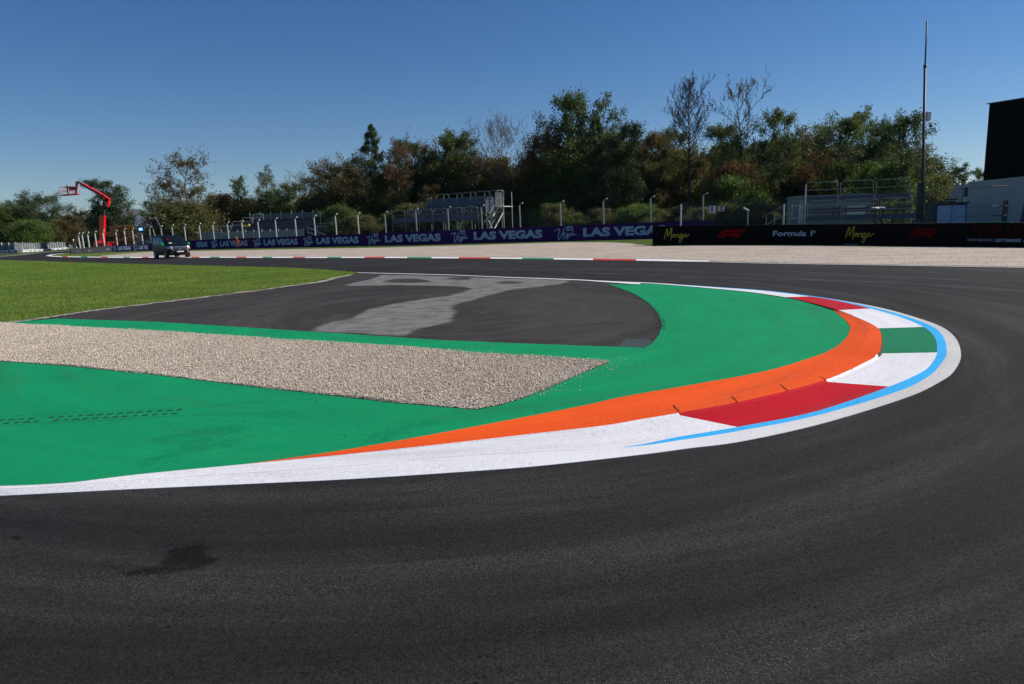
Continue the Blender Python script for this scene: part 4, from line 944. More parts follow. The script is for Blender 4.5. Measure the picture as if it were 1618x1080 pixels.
# back of the giant screen
Ys = 58
c0, c1 = at(1567.5, 163, Ys), at(1559, 283, Ys); c1.z = 2.5
sc_ = empty('video_screen', (c0.x, Ys, 0), label='tall black back of a giant screen rising above the trailer', cat='screen')
zt = c0.z; x0_ = c0.x
t2 = at(1618, 148, Ys - 1.5)
MB().add([(0, 0, 3), (12, -3.2, 3), (12, -3.2, zt + (t2.z - zt) * 3), (0, 0, zt), (0, .3, 3), (12, -2.9, 3), (12, -2.9, zt + (t2.z - zt) * 3), (0, .3, zt)], [(0, 1, 2, 3), (7, 6, 5, 4), (0, 3, 7, 4), (1, 5, 6, 2), (3, 2, 6, 7), (4, 5, 1, 0)]).build('cloth_back', m_black, sc_)
MB().bar((-.45, 0, zt - .03), (12, -3.25, zt + (t2.z - zt) * 3 + .05), .2, .07).build('top_beam', m_dkpost, sc_)
for x in (1.0, 5, 9): MB().tube((x, .5 - x * .27, 0), (x, .5 - x * .27, 3.2), .15, n=8).build('support_leg', m_dkpost, sc_)
# camera mast
Yp = 53; pb, pj, ptp = at(1456.3, 372, Yp), at(1461.6, 105, Yp), at(1464.6, 33, Yp); pb.z = 0
ms = empty('camera_mast', pb, label='tall slim dark mast carrying a dome camera and white box', cat='mast')
rel = lambda p: Vector(p) - pb
MB().tube((0, 0, 0), rel(pj), .115, .085, n=12).build('pole', m_dkpost, ms, True)
MB().tube(rel(pj), rel(ptp), .055, .05, n=10).tube(rel(pj) - Vector((0, 0, .1)), rel(pj) + Vector((0, 0, .15)), .11, n=10).build('upper_pole', m_dkpost, ms, True)
MB().tube((0, 0, 0), (0, 0, 1.2), .17, n=12).build('base_sleeve', m_dkpost, ms)
bx = rel(at(1466.8, 183, Yp)); MB().box(bx, (.32, .3, .62), bev=.03).build('equipment_box', m_whitebox, ms)
mb = MB(); arm = rel(at(1459.5, 196, Yp)); dm = rel(at(1471, 194, Yp)); mb.path([arm, arm + Vector((.15, -.1, .22)), dm + Vector((0, 0, .16)), dm], .03, 6); mb.build('bracket', m_galvw, ms)
MB().tube(dm, dm - Vector((0, 0, .18)), .13, .14, n=12).build('camera_housing', m_whitebox, ms)
MB().ball(dm - Vector((0, 0, .2)), .13, 12, 8).build('camera_dome', m_dark, ms, True)
MB().ball(rel(at(1454.5, 170, Yp)), .07).build('sensor', m_whitebox, ms, True)
# small post camera left of the platform and ground level box light
q = W2.pt(W2.s_of(1161), 0, -1.6); q.z = 0; hq = hgt(q, 334)
sp_ = empty('short_post', q, label='short steel post with a tilted grey camera head behind the mesh fence', cat='post')
MB().tube((0, 0, 0), (0, 0, hq), .05, n=8).build('pole', m_galv, sp_); MB().box((-.15, 0, hq + .15), (.5, .15, .14), rot=Matrix.Rotation(.5, 3, 'Y'), bev=.03).build('camera_head', m_galv, sp_)
gb = g(1346, 387.4); gm_ = empty('marker_board', gb, label='thin green board lying at the foot of the black wall', cat='board')
MB().box((0, 0, .045), (.95, .12, .09), bev=.02).build('board', m_fgreen, gm_)
# ------------------------------------------------------------------ signal panel and banner flag on the fence
b = W1.pt(W1.s_of(227), 0, -.6); b.z = 0
lp = empty('signal_panel', b, label='lit blue trackside signal screen on a white post beside the van', cat='signal')
zc = hgt(b, 362); 
MB().tube((0, 0, 0), (-.04 * zc, 0, zc - .4), .09, n=8).build('post', m_galvw, lp)
MB().box((-.1, 0, zc), (.92, .25, .86), bev=.06).build('housing', m_dark, lp)
MB().box((-.06, -.14, zc + .02), (.52, .02, .40)).build('screen', emis('blue_display', (.02, .28, .95), 1.2), lp)
v, f = textmesh('SC', .03); MB().add([(-.30 + p[0] * .46, -.16, zc - .12 + p[1] * .28) for p in v], f).build('display_lettering', emis('white_display', (.6, .85, 1), 1.5), lp)
b = W1.pt(W1.s_of(242), 0, -1.6); b.z = 0; zt_ = hgt(b, 343); zb_ = hgt(b, 360)
fg = empty('banner_flag', b, label='tilted red black and white banner on a pole above the van', cat='flag')
MB().tube((.3, 0, 0), (-.35, 0, zt_), .04, n=6).build('pole', m_galvw, fg)
def wavy(xa, xb, za, zb, name, m, sh=-.35, nn=8):
    mb = MB(); P = []
    for i in range(nn + 1):
        t = i / nn; x = xa + (xb - xa) * t
        for z in (zb, za): P.append((x + sh * (zt_ - z) * -1, .08 * math.sin(t * 6 + z * 2), z))
    mb.add(P, [(2 * i, 2 * i + 2, 2 * i + 3, 2 * i + 1) for i in range(nn)]); return mb.build(name, m, fg)
wavy(-.55, -.25, zt_ - .3, zb_, 'red_stripe', m_logored); wavy(-.24, .05, zt_ - .1, zb_ + .1, 'black_stripe', m_dark); wavy(.06, .34, zt_, zb_ + .3, 'pale_stripe', m_deck); wavy(.35, .5, zt_, zb_ + .1, 'dark_stripe', m_dark)
# ------------------------------------------------------------------ red boom lift
Yc = 100; bb = at(165.5, 388, Yc); bb.z = 0
cr = empty('boom_lift', bb, label='bright red articulated boom lift with raised work basket', cat='crane')
P = lambda x, y, dy=0: at(x, y, Yc + dy) - bb
MB().box((0, 0, .95), (2.15, 2.0, .75), bev=.1).build('turret', m_cranered, cr)
MB().box((-.6, -.1, 1.35), (.7, 1.8, .3), bev=.06).build('engine_cover', m_cranered, cr)
MB().box((0, 0, .5), (2.6, 2.0, .35), bev=.05).build('chassis', m_dark, cr)
for sx in (-1, 1):
    for sy in (-1, 1): MB().tube((sx * .95, sy * .95, .42), (sx * .95, sy * 1.25, .42), .42, n=16).build('wheel', m_rubber, cr)
def tbar(name, p, q, w1, w2, m, th=.5):
    p = Vector(p); q = Vector(q); d = (q - p).normalized(); n_ = Vector((-d.z, 0, d.x)); y = Vector((0, th / 2, 0))
    vs = [p + n_ * w1 / 2 - y, p - n_ * w1 / 2 - y, q - n_ * w2 / 2 - y, q + n_ * w2 / 2 - y, p + n_ * w1 / 2 + y, p - n_ * w1 / 2 + y, q - n_ * w2 / 2 + y, q + n_ * w2 / 2 + y]
    return MB().add(vs, [(0, 1, 2, 3), (7, 6, 5, 4), (0, 4, 5, 1), (1, 5, 6, 2), (2, 6, 7, 3), (3, 7, 4, 0)]).build(name, m, cr)
tbar('lower_mast', P(161.5, 382), P(162.2, 340), .55, .72, m_cranered)
tbar('inner_mast', P(163, 342), P(165, 318), .34, .32, m_dkpost, .3)
tbar('elbow_link', P(169.5, 326), P(170.5, 313), .35, .55, m_cranered)
tbar('knuckle', P(172, 317), P(162.5, 308.5), .55, .42, m_cranered)
tbar('cylinder', P(163, 317), P(167, 313), .18, .18, m_dark, .2)
tbar('main_boom', P(164, 309.5), P(130, 290.5), .42, .34, m_cranered)
tbar('boom_underside', P(165, 310.5), P(131, 292.3), .12, .12, m_dark, .55)
tbar('inner_boom', P(131, 291), P(122.5, 287), .24, .2, m_dkpost, .3)
tbar('jib', P(121.8, 286.3), P(119.6, 306), .26, .2, m_cranered, .25)
bl, br_ = P(98.6, 308.3), P(123.5, 306.3)
tb = MB(); tb.bar(bl, br_, 1.0, .14); tb.build('basket_floor', m_cranered, cr)
bk = MB(); W_b = (br_ - bl); topv = Vector((-.05, 0, 1.1))
for yy_ in (-.5, .5):
    o_ = Vector((0, yy_, 0)); bk.tube(bl + o_ + topv, bl + W_b * .8 + o_ + topv, .03, n=5); bk.tube(bl + o_ + topv * .5, bl + W_b * .8 + o_ + topv * .5, .025, n=5)
    for t in (0, .2, .4, .6, .8, 1): bk.tube(bl + W_b * t + o_, bl + W_b * t + o_ + topv * (1 if t < 1 else .5), .025, n=5)
bk.build('basket_rail', m_cranered, cr)
MB().box(bl + W_b * .68 + Vector((0, 0, .85)), (.7, .6, .5), bev=.08).build('control_box', m_dark, cr)
pz_ = bb + bl + W_b * .38 + Vector((0, 0, .1)); person(pz_, R(200), 1.45, m_blackcl, m_blackcl, 'person in dark clothes and white helmet leaning inside the lift basket', arms=1, hat=m_whitecl, hair=False)
# small white hut roof, far car etc behind the slat fence
q = g(107, 391.5); hq = hgt(q, 377.6)
ht_ = empty('marshal_shelter', q, label='small flat white shelter roof on posts above the far slatted fence', cat='shelter')
MB().box((0, 0, hq), (1.4, 1.2, .08), bev=.02).build('roof', m_whitebox, ht_)
for sx in (-.5, .5): MB().tube((sx, 0, 0), (sx, 0, hq), .04, n=6).build('post', m_galv, ht_)
# ------------------------------------------------------------------ van
def van():
    c = (g(232, 408.3) + g(283, 408.8)) / 2; c.y += 1.6; root = empty('passenger_van', (c.x, c.y, .006), R(-46), 'dark grey passenger van with green mirrors driving on the far straight', 'van')
    root.scale = (.84, .93, .93)
    Z = [.26, .32, .5, .75, .95, 1.07, 1.16, 1.24, 1.45, 1.65, 1.82, 1.92, 1.97]
    XF = [2.25, 2.38, 2.47, 2.48, 2.44, 2.36, 2.10, 1.72, 1.45, 1.17, .93, .72, .4]
    XR = [-2.35, -2.42, -2.47, -2.48, -2.48, -2.47, -2.46, -2.45, -2.42, -2.38, -2.33, -2.26, -2.1]
    HW = [.86, .92, .96, .985, .985, .975, .96, .945, .905, .86, .82, .77, .66]
    NN = 7.0
    xf = lambda z: float(np.interp(z, Z, XF)); xr = lambda z: float(np.interp(z, Z, XR)); hw = lambda z: float(np.interp(z, Z, HW))
    def front(y, z, off=0):
        xc = (xf(z) + xr(z)) / 2; hx = xf(z) - xc; k = min(.9999, abs(y / hw(z))); return Vector((xc + hx * (1 - k ** NN) ** (1 / NN) + off, y, z + off * .4))
    def side(x, z, s, off=0):
        xc = (xf(z) + xr(z)) / 2; hx = xf(z) - xc; k = min(.9999, abs((x - xc) / hx)); return Vector((x, s * (hw(z) * (1 - k ** NN) ** (1 / NN) + off), z))
    mb = MB(); n_ = 56; ringv = []
    for z in Z:
        xc = (xf(z) + xr(z)) / 2; hx = xf(z) - xc
        for i in range(n_):
            a = 2 * math.pi * i / n_; ca, sa = math.cos(a), math.sin(a)
            ringv.append((xc + hx * math.copysign(abs(ca) ** (2 / NN), ca), hw(z) * math.copysign(abs(sa) ** (2 / NN), sa), z))
    fs = [(j * n_ + i, j * n_ + (i + 1) % n_, (j + 1) * n_ + (i + 1) % n_, (j + 1) * n_ + i) for j in range(len(Z) - 1) for i in range(n_)]
    fs += [tuple(range(n_ - 1, -1, -1)), tuple(range((len(Z) - 1) * n_, len(Z) * n_))]
    mb.add(ringv, fs).build('body', m_van, root, True)
    def fpatch(name, y0, y1, z0, z1, m, off=.008, sl=0, n2=8):
        m_ = MB(); nz = 5; V = []
        for j in range(nz):
            z = z0 + (z1 - z0) * j / (nz - 1); ex = sl * j / (nz - 1)
            for i in range(n2): V.append(front(y0 + ex + (y1 - y0 - 2 * ex) * i / (n2 - 1), z, off))
        return m_.add(V, [(j * n2 + i, j * n2 + i + 1, (j + 1) * n2 + i + 1, (j + 1) * n2 + i) for j in range(nz - 1) for i in range(n2 - 1)]).build(name, m, root, True)
    def spatch(name, x0, x1, z0, z1, s, m, off=.008, sl=0, n2=6):
        m_ = MB(); nz = 5; V = []
        for j in range(nz):
            z = z0 + (z1 - z0) * j / (nz - 1); e2 = sl * j / (nz - 1)
            for i in range(n2): V.append(side(x0 + (x1 - e2 - x0) * i / (n2 - 1), z, s, off))
        return m_.add(V, [(j * n2 + i, j * n2 + i + 1, (j + 1) * n2 + i + 1, (j + 1) * n2 + i) for j in range(nz - 1) for i in range(n2 - 1)]).build(name, m, root, True)
    fpatch('windscreen', -.84, .84, 1.25, 1.84, m_glass, .012, .09)
    fpatch('grille', -.52, .52, .62, .93, m_dark, .012)
    fpatch('grille_trim', -.56, .56, .93, .98, m_chrome, .02); 
    for s in (1, -1):
        fpatch('grille_side', s * .62 - .05, s * .62 + .05, .60, .82, m_chrome, .018)
        h_ = fpatch('headlight', s * .76 - .17, s * .76 + .17, .80, 1.02, m_headl, .014); 
        fpatch('indicator', s * .80 - .10, s * .80 + .10, .78, .85, m_amber, .022)
        fpatch('fog_lamp', s * .72 - .1, s * .72 + .1, .45, .55, m_chrome, .014)
        spatch('door_window', .15, 1.28, 1.2, 1.72, s, m_glass, .01, .42)
        spatch('side_window', -1.15, .0, 1.2, 1.74, s, m_glass, .01); spatch('side_window', -2.3, -1.28, 1.2, 1.72, s, m_glass, .01)
        m_ = MB(); p = side(1.35, 1.22, s, .16); m_.box(p, (.12, .2, .26), bev=.05); m_.box(p - Vector((0, s * .14, .06)), (.05, .14, .05)); m_.build('mirror', m_mirrorg, root)
        spatch('sill_trim', -1.0, .95, .30, .42, s, m_dark, .012)
        for x in (1.52, -1.48):
            ar = MB(); y = hw(.5)
            ar.tube((x, s * (y - .2), .34), (x, s * (y + .006), .34), .41, n=28).build('wheel_arch', m_dark, root)
            wh = MB().tube((x, s * (y - .22), .335), (x, s * (y + .012), .335), .335, n=28).build('wheel', m_rubber, root)
            rm = MB().tube((x, s * (y + .0), .335), (x, s * (y + .022), .335), .2, n=20).build('rim', m_galv, wh)
    fpatch('lower_grille', -.6, .6, .36, .50, m_dark, .012)
    pl = fpatch('number_plate', -.27, .27, .51, .61, m_whitebox, .03)
    fpatch('badge', -.06, .06, .74, .84, m_chrome, .03)
    wm = fpatch('dash_paper', -.62, -.40, 1.27, 1.33, m_whitecl, .02); fpatch('red_sticker', -.66, -.5, 1.58, 1.66, m_logored, .02)
    MB().tube((1.9, -.5, 1.235), (1.72, .1, 1.27), .012, n=4).tube((1.9, .35, 1.235), (1.72, .8, 1.27), .012, n=4).build('wiper', m_dark, root)
van()
# ------------------------------------------------------------------ trees
def prof(kind, t):
    if kind == 'round': return math.sqrt(max(0, 1 - ((t - .55) / .5) ** 2)) * .36
    if kind == 'oval': return math.sqrt(max(0, 1 - ((t - .52) / .52) ** 2)) * .24
    if kind == 'cone': return (1.0 - t) * .42 + .012
    if kind == 'column': return .10 + .03 * math.sin(t * 9)
    if kind == 'bush': return math.sqrt(max(0, 1 - (t / 1.02) ** 2.4)) * .46
    if kind == 'spread': return (.34 if t < .8 else .34 * (1.05 - t) / .25) * (.6 + .4 * math.sin(t * 5 + .5) ** 2)
    return .3
def tree_mesh(seed, kind, t0, nl, leafn, lsz, clus, twigs=2, wob=.03, up=.5, trunk_r=.017, lean=0, minr=.0006):
    r = random.Random(seed); mb = MB(); tips = []
    pts = []; x = y = 0
    for i in range(9):
        t = i / 8; pts.append(Vector((x + lean * t * t, y, t))); x += r.uniform(-wob, wob); y += r.uniform(-wob, wob)
    def tp(t):
        k = min(7.999, t * 8); i = int(k); return pts[i].lerp(pts[i + 1], k - i)
    for i in range(8): mb.tube(pts[i], pts[i + 1], trunk_r * (1 - i / 8.6), trunk_r * (1 - (i + 1) / 8.6), n=6, cap=False)
    def branch(p, d, L, rad, lev):
        n_ = 4 if lev == 0 else 3; q = p; dd = d.normalized()
        for i in range(n_):
            dd = (dd + Vector((r.uniform(-.25, .25), r.uniform(-.25, .25), r.uniform(-.12, .25) * up * 2))).normalized()
            q2 = q + dd * L / n_; r1_ = rad * (1 - i / (n_ + .6)); r2_ = rad * (1 - (i + 1) / (n_ + .6))
            mb.tube(q, q2, r1_, r2_, n=4 if lev == 0 else 3, cap=False)
            if lev < twigs and (i > 0 or lev > 0):
                for _ in range(2 if lev == 0 else 1 + (r.random() < .5)):
                    sd_ = Vector((r.uniform(-1, 1), r.uniform(-1, 1), r.uniform(-.3, .8))).normalized()
                    branch(q2, (dd * .8 + sd_ * .9), L * r.uniform(.32, .5), max(r2_ * .62, minr), lev + 1)
            if lev >= 1 or i >= 2: tips.append(q2)
            q = q2
    for i in range(nl):
        t = t0 + (1 - t0) * (i + r.random()) / nl; t = min(t, .985)
        R_ = prof(kind, t) * r.uniform(.65, 1.15); a = i * 2.399 + r.uniform(-.5, .5)
        el = r.uniform(.15, .7) * (1 if kind != 'bush' else .8) + up * .3
        branch(tp(t), Vector((math.cos(a), math.sin(a), el)), R_ * 1.05, trunk_r * .42 * (1.1 - t * .7), 0)
    tips.append(pts[-1]); V = []
    zz = sorted(p.z for p in tips); top_ = max(zz[-1], 1.0) + clus * (1.2 if leafn else 0)
    sc = 1.0 / top_; mb.v = [(v_[0], v_[1], v_[2] * sc) for v_ in mb.v]; tips = [Vector((p.x, p.y, p.z * sc)) for p in tips]
    if leafn:
        rs = np.random.RandomState(seed); T = np.array([tuple(p) for p in tips]); wgt = rs.rand(len(T)) ** 1.5 + .12
        T = T[rs.choice(len(T), leafn, p=wgt / wgt.sum())]
        c = T + rs.normal(0, clus, (leafn, 3)) * np.array([1, 1, .75]); c[:, 2] = np.where(c[:, 2] > 1.01, 2.0 - c[:, 2] - .05, c[:, 2]); c[:, 2] = np.where(c[:, 2] < .01, .02 - c[:, 2], c[:, 2])
        u = rs.normal(size=(leafn, 3)); u /= np.linalg.norm(u, axis=1)[:, None]; w = rs.normal(size=(leafn, 3)); w = np.cross(u, w); w /= np.linalg.norm(w, axis=1)[:, None]
        s = rs.uniform(.6, 1.3, (leafn, 1)) * lsz
        V = np.stack([c - u * s, c + w * s * .55, c + u * s, c - w * s * .55], 1).reshape(-1, 3)
        lm = npmesh('crown', V, np.arange(leafn * 4).reshape(-1, 4))
    else: lm = None
    tm = bpy.data.meshes.new('trunk'); tm.from_pydata(mb.v, [], mb.f); tm.update(); tm.materials.append(m_bark)
    if lm: lm.materials.append(leafs['green'])
    return tm, lm
PR = {
 'round1': tree_mesh(1, 'round', .14, 38, 22000, 0.0085, .024), 'round2': tree_mesh(2, 'round', .10, 34, 19000, 0.009, .026, lean=.06),
 'oval1': tree_mesh(3, 'oval', .14, 36, 20000, 0.008, .020), 'oval2': tree_mesh(4, 'oval', .18, 30, 14000, 0.008, .018, lean=-.05),
 'cone1': tree_mesh(5, 'cone', .10, 64, 20000, 0.008, .012, up=-.1), 'spread1': tree_mesh(6, 'spread', .22, 30, 15000, 0.0088, .022),
 'bush1': tree_mesh(7, 'bush', .03, 34, 19000, 0.015, .045), 'bush2': tree_mesh(8, 'bush', .03, 30, 17000, 0.015, .05),
 'column1': tree_mesh(9, 'column', .05, 34, 7000, .010, .020), 'sparse1': tree_mesh(10, 'spread', .26, 36, 5600, .0085, .013, 2, up=.6, trunk_r=.016, minr=.0012),
 'sparse2': tree_mesh(11, 'oval', .3, 30, 4200, .009, .014, 2, up=.7, minr=.001), 'bare1': tree_mesh(12, 'oval', .52, 40, 0, .01, .01, 3, up=1.0, trunk_r=.017, wob=.010, minr=.0016),
 'bare2': tree_mesh(23, 'spread', .50, 15, 900, .008, .010, 3, up=.7, trunk_r=.021, wob=.03, minr=.0017), 'bare3': tree_mesh(14, 'round', .3, 34, 900, .006, .012, 3, up=1.1, trunk_r=.011, wob=.02, minr=.0013),
}
trng = random.Random(77)
def tree(name, proto, px, top, Y, mat_, label, wx=1.0, bark=None, group=None, rz=None, cat='tree'):
    b = base(px, Y); h = hgt(b, top); tm, lm = PR[proto]
    o = empty(name, b, trng.uniform(0, 6.28) if rz is None else rz, label, cat, group); o.scale = (h * wx, h * wx, h)
    for nm, me in (('trunk', tm), ('crown', lm)):
        if me is None: continue
        c = bpy.data.objects.new(nm, me); C.objects.link(c); c.parent = o
        if nm == 'crown' or bark: c.material_slots[0].link = 'OBJECT'; c.material_slots[0].material = leafs[mat_] if nm == 'crown' else bark
    return o
TG = 'trees of the wood behind the advertising walls'
T = [
 ('broadleaf_tree', 'round1', 66, 298, 150, 'deep', 'dome shaped dark green tree rising left of the red boom lift', 1.15),
 ('broadleaf_tree', 'round2', 30, 312, 152, 'olive', 'olive green tree just left of the dome shaped tree', 1.1),
 ('broadleaf_tree', 'bush1', 5, 322, 146, 'green', 'low spreading green tree at the left picture edge', 1.2),
 ('broadleaf_tree', 'bush2', 48, 345, 140, 'bright', 'lower bright green bushy tree under the dome shaped tree', 1.4),
 ('broadleaf_tree', 'oval1', 127, 331, 150, 'brown', 'brown leaved tree between the dome shaped tree and the boom lift', 1.3),
 ('broadleaf_tree', 'bush2', 100, 345, 148, 'brown', 'low brown green tree behind the far slatted fence end', 1.2),
 ('bare_tree', 'bare3', 118, 318, 156, 'brown', 'small leafless tree poking out above the brown tree at left', .8),
 ('broadleaf_tree', 'oval1', 172, 279, 128, 'deep', 'tall dark tree directly behind the red boom lift', 1.25),
 ('broadleaf_tree', 'bush1', 172, 322, 131, 'deep', 'dark undergrowth tree at the foot of the boom lift tree', 1.0),
 ('bare_tree', 'sparse2', 203, 322, 135, 'rust', 'thin reddish tree right of the boom lift tree beside the mountain', .8),
 ('broadleaf_tree', 'bush1', 196, 354, 122, 'rust', 'low rust coloured bush behind the fence right of the boom lift', 1.3),
 ('sparse_tree', 'sparse2', 243, 308, 108, 'grey', 'small light grey green tree behind the banner flag', 1.3),
 ('sparse_tree', 'sparse1', 297, 226, 106, 'brown', 'large airy tree with thin reddish brown leaves above the van', .95),
 ('broadleaf_tree', 'sparse1', 268, 268, 109, 'brown', 'second airy brown tree leaning left of the large airy one', .9),
 ('broadleaf_tree', 'bush1', 285, 318, 104, 'olive', 'olive bushy growth at the foot of the large airy tree', 1.6),
 ('broadleaf_tree', 'bush2', 350, 303, 114, 'brown', 'rounded brown bush tree right of the large airy tree', 1.1),
 ('ivy_clad_tree', 'column1', 380, 275, 113, 'green', 'narrow ivy clad tree standing above the brown bush', 1.0),
 ('ivy_clad_tree', 'sparse2', 426, 257, 114, 'grey', 'slender pale tree with a thin leaning top left of the wood', .75),
 ('broadleaf_tree', 'column1', 429, 300, 113, 'green', 'green ivy column at the foot of the slender pale tree', 1.5),
 ('broadleaf_tree', 'bush2', 408, 310, 117, 'brown', 'reddish brown bush between the ivy clad tree and slender tree', 1.0),
 ('broadleaf_tree', 'oval1', 462, 286, 120, 'green', 'mid green tree behind the left grandstand', 1.3),
 ('broadleaf_tree', 'bush1', 450, 320, 116, 'bright', 'bright green bush above the netting screen of the left stand', 1.3),
 ('sparse_tree', 'sparse2', 512, 262, 115, 'olive', 'olive tree with bare twiggy top at the left end of the wood', 1.3),
 ('sparse_tree', 'bare3', 492, 262, 116, 'olive', 'pale twiggy leafless tree at the left end of the wood', .9),
 ('broadleaf_tree', 'bush1', 500, 305, 114, 'olive', 'dull olive bush right of the left grandstand', 1.2),
 ('broadleaf_tree', 'round1', 548, 240, 108, 'brown', 'brown green round tree left of the pointed dark tree', .95),
 ('conical_tree', 'cone1', 597, 194, 108, 'deep', 'pointed dark green tree above the left half of the wood', .62),
 ('broadleaf_tree', 'oval2', 643, 214, 108, 'deep', 'dark tree with a gapped crown right of the pointed tree', .9),
 ('sparse_tree', 'sparse2', 636, 212, 104, 'rust', 'thin tree with red leaves beside the gapped dark tree', .7),
 ('sparse_tree', 'sparse1', 680, 203, 112, 'brown', 'airy brownish tree above the middle scaffold stand', .8),
 ('broadleaf_tree', 'oval1', 716, 214, 110, 'olive', 'olive tree behind the middle of the scaffold stand', 1.1),
 ('broadleaf_tree', 'oval2', 748, 200, 110, 'green', 'green leafy tree left of the twiggy leafless fan', 1.0),
 ('bare_tree', 'bare3', 795, 168, 106, 'olive', 'wide grey leafless tree with fine fanned twigs in the wood', .75),
 ('broadleaf_tree', 'bush1', 790, 240, 108, 'brown', 'brown tree below the fanned leafless twigs', .8),
 ('broadleaf_tree', 'round2', 858, 196, 106, 'rust', 'rust orange tree left of the tallest green tree', .6),
 ('broadleaf_tree', 'oval1', 908, 141, 104, 'green', 'tallest leafy green tree near the centre of the wood', .85),
 ('sparse_tree', 'sparse2', 962, 138, 106, 'green', 'tall thin crowned tree right of the tallest green tree', .85),
 ('broadleaf_tree', 'cone1', 952, 185, 100, 'deep', 'dark dense tree below the tall thin crown', .75),
 ('broadleaf_tree', 'oval1', 988, 188, 100, 'deep', 'dark rounded tree on the right shoulder of the tall group', .8),
 ('broadleaf_tree', 'spread1', 1022, 198, 104, 'brown', 'brown speckled tree left of the bare fan tree', .8),
 ('broadleaf_tree', 'oval2', 1058, 196, 104, 'olive', 'olive tree close left of the bare fan tree', 1.0),
 ('bare_tree', 'bare1', 1088, 112, 98, 'olive', 'tall bare tree with a fan shaped crown against the sky', .66),
 ('broadleaf_tree', 'oval1', 1140, 188, 98, 'green', 'green tree between the fan tree and dead tree', .9),
 ('dead_tree', 'bare2', 1168, 103, 96, 'brown', 'tall crooked dead tree with few dark leaves against the sky', .50),
 ('sparse_tree', 'oval2', 1226, 163, 94, 'green', 'light green thin topped tree right of the dead tree', .8),
 ('broadleaf_tree', 'sparse1', 1282, 182, 92, 'rust', 'dark red tree behind the scaffold platform', .75),
 ('broadleaf_tree', 'spread1', 1332, 166, 84, 'green', 'mid green full tree left of the leafy oak', .9),
 ('sparse_tree', 'sparse2', 1362, 160, 86, 'grey', 'airy grey green tree top between the full tree and oak', .9),
 ('broadleaf_tree', 'oval1', 1388, 190, 78, 'deep', 'dark green tree touching the leafy oak', .95),
 ('oak_tree', 'spread1', 1424, 163, 70, 'deep', 'leafy oak with clustered dark leaves beside the camera mast', .72),
 ('broadleaf_tree', 'bush1', 1395, 250, 72, 'bright', 'sunlit green bush behind the right end of the platform', .9),
 ('sparse_tree', 'sparse2', 1447, 205, 90, 'grey', 'thin distant tree seen behind the camera mast', .7),
 ('sparse_tree', 'sparse1', 1484, 240, 92, 'grey', 'small grey green tree right of the camera mast', .9),
 ('ivy_clad_tree', 'column1', 1505, 256, 88, 'deep', 'narrow dark ivy tree above the truck cab', 1.1),
 ('broadleaf_tree', 'bush1', 1468, 272, 84, 'olive', 'low olive bush behind the truck cab', 1.0),
 ('sparse_tree', 'oval2', 1556, 261, 75, 'green', 'leafy twig topped tree left of the giant black screen', .9),
 ('broadleaf_tree', 'bush2', 1150, 275, 90, 'bright', 'bright green bush above the fence signs', 1.1),
 ('broadleaf_tree', 'bush2', 1185, 300, 88, 'bright', 'low fresh green bush right of the fence signs', 1.2),
 ('broadleaf_tree', 'bush1', 1160, 252, 93, 'rust', 'orange leaved shrub just above the bright green bush', .8),
 ('broadleaf_tree', 'bush2', 1010, 320, 88, 'bright', 'low bright green bush behind the fence left of the black wall', 1.5),
]
for t in T: tree(t[0], t[1], t[2], t[3], t[4], t[5], t[6], t[7], bark=m_barkpale if 'pale' in t[6] or 'grey leafless' in t[6] else None)
# unremarkable trees that fill the wood
rr = random.Random(9)
sky_x = [525, 560, 600, 650, 720, 800, 860, 905, 960, 1010, 1060, 1120, 1180, 1230, 1290, 1350, 1400, 1440, 1470]
sky_y = [285, 262, 255, 250, 245, 245, 225, 200, 205, 225, 222, 218, 215, 212, 215, 215, 205, 235, 275]
i = 0; px = 530
while px < 1450:
    Yd = 107 if px < 1150 else 107 - (px - 1150) * .085
    for k_, (dy, yo) in enumerate(((rr.uniform(-3, 2), 34), (rr.uniform(5, 10), 8))):
        ty = float(np.interp(px, sky_x, sky_y)) + yo + rr.uniform(-8, 14)
        tree('broadleaf_tree', rr.choice(['round1', 'round2', 'oval1', 'spread1', 'bush1', 'bush2', 'oval2']), px + rr.uniform(-8, 8) + k_ * 11, ty, Yd + dy, rr.choice(['green', 'deep', 'brown', 'olive', 'brown', 'deep', 'olive']), 'dark mixed woodland tree packed among others in the wood', rr.uniform(.85, 1.15), group=TG)
    px += 25
for px in range(540, 1260, 38):
    tree('shrub', rr.choice(['bush1', 'bush2']), px + rr.uniform(-8, 8), rr.uniform(318, 338), (99 if px < 860 else 90 if px < 1100 else 84) + rr.uniform(-1.5, 1.5), rr.choice(['green', 'olive', 'bright', 'green', 'deep']), 'shrub in the row of undergrowth along the foot of the wood', rr.uniform(1.0, 1.5), group='undergrowth shrubs at the foot of the wood', cat='shrub')
for px in list(range(300, 540, 34)) + [240, 256]:
    tree('shrub', rr.choice(['bush1', 'bush2']), px, rr.uniform(325, 340) if px > 300 else rr.uniform(355, 362), 117 + rr.uniform(0, 4), rr.choice(['olive', 'brown', 'green']), 'low shrub behind the left grandstands', rr.uniform(1.0, 1.4), group='low shrubs behind the left grandstands', cat='shrub')
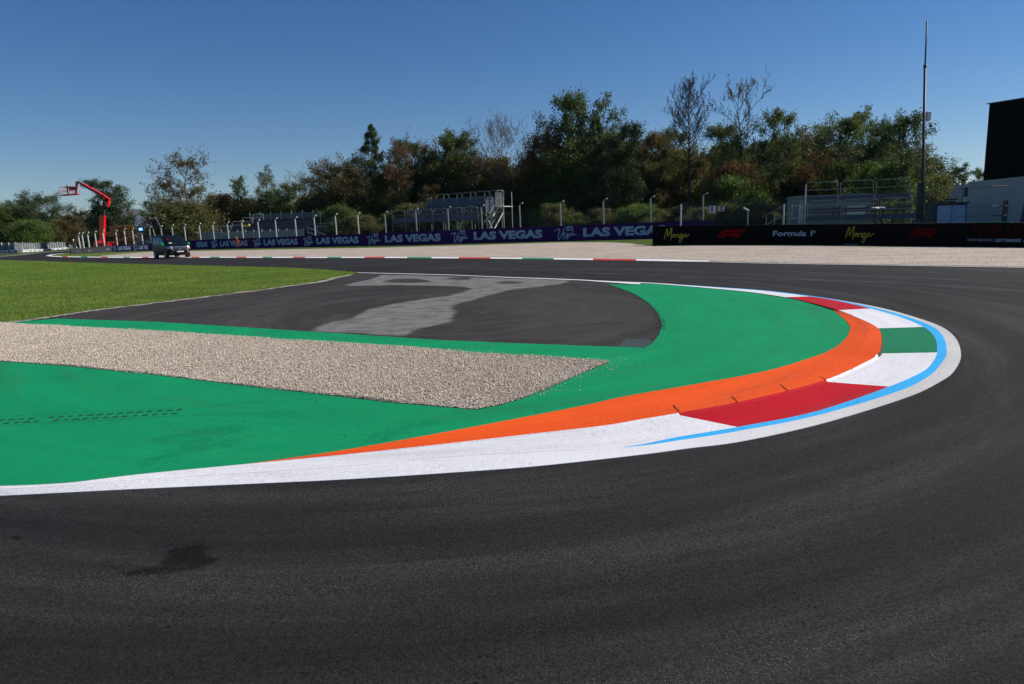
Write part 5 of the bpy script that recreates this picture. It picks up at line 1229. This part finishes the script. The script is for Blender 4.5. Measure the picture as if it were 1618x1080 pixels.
# deep wood mass behind (reads as one)
def mass(name, xs_, ys_, Y0, Y1, n_, ls, m, label, seed):
    rs = np.random.RandomState(seed); px = rs.uniform(xs_[0], xs_[-1], n_); Yv = rs.uniform(Y0, Y1, n_)
    top = np.interp(px, xs_, ys_) + 6 * np.sin(px * .11) + 5 * np.sin(px * .31 + 1)
    c = np.zeros((n_, 3))
    for k in range(n_):
        b = base(px[k], Yv[k]); c[k] = (b.x, b.y, rs.rand() ** .8 * hgt(b, top[k]))
    u = rs.normal(size=(n_, 3)); u /= np.linalg.norm(u, axis=1)[:, None]; w = np.cross(u, rs.normal(size=(n_, 3))); w /= np.linalg.norm(w, axis=1)[:, None]
    s = rs.uniform(.5, 1.3, (n_, 1)) * ls
    V = np.stack([c - u * s, c + w * s * .55, c + u * s, c - w * s * .55], 1).reshape(-1, 3)
    return tag(mobj(name, npmesh(name, V, np.arange(n_ * 4).reshape(-1, 4)), m), label, 'wood', kind='stuff')
mass('distant_wood', [500, 540] + sky_x[1:-1] + [1470, 1500], [330, 290] + [y + 22 for y in sky_y[1:-1]] + [290, 320], 116, 126, 52000, .42, leafs['deep'], 'dense dark wood filling the gaps behind the named trees', 21)
mass('distant_wood', [-400, -100, 0, 60, 110, 150, 200, 214], [310, 330, 335, 330, 345, 342, 358, 366], 165, 178, 20000, .5, leafs['deep'], 'distant dark wood on the left horizon behind the slatted fence', 22)
mass('distant_hedge', [236, 245, 300, 380, 460, 540], [366, 352, 330, 325, 318, 305], 126, 132, 15000, .4, leafs['olive'], 'olive hedge line behind the left grandstands and the van', 23)
# ------------------------------------------------------------------ mountain far away and the air in between
Ym = 9000; mp = [(120, 372), (150, 368), (180, 356), (196, 345), (203, 338), (209, 333), (215, 329.5), (221, 333), (228, 341), (240, 350), (262, 360), (300, 368), (380, 372)]
mb = MB(); rows_ = []
for dy, k in ((-900, .0), (-500, .45), (0, 1), (900, .3)):
    row = []
    for j, (x, y) in enumerate(spline(mp, 3) and [(p.x, p.y) for p in spline(mp, 3)]):
        p = at(x, y, Ym); row.append(Vector((p.x, Ym + dy + 120 * math.sin(j * 1.7 + dy), max(-5, p.z * k * (1 + .06 * math.sin(j * 2.3))) if k < 1 else p.z)))
    rows_.append(row)
nr = len(rows_[0]); mb.add([v for r_ in rows_ for v in r_], [(i * nr + j, i * nr + j + 1, (i + 1) * nr + j + 1, (i + 1) * nr + j) for i in range(3) for j in range(nr - 1)])
tag(mb.build('mountain', M('mountain_rock', (.035, .045, .055), .9)), kind='structure')
hz = MB().box((0, 4850, 270), (13000, 10700, 542)).build('haze', [])
hz.data.materials.clear()
hm = bpy.data.materials.new('haze'); hm.use_nodes = True; hn = hm.node_tree; hn.nodes.clear()
ho = hn.nodes.new('ShaderNodeOutputMaterial'); pv = hn.nodes.new('ShaderNodeVolumePrincipled'); pv.inputs['Color'].default_value = (.62, .80, 1, 1)
pv.inputs['Density'].default_value = .00003; pv.inputs['Anisotropy'].default_value = .2; hn.links.new(pv.outputs[0], ho.inputs['Volume'])
hz.data.materials.append(hm); tag(hz, kind='stuff', label='thin blue air in front of the far mountain')
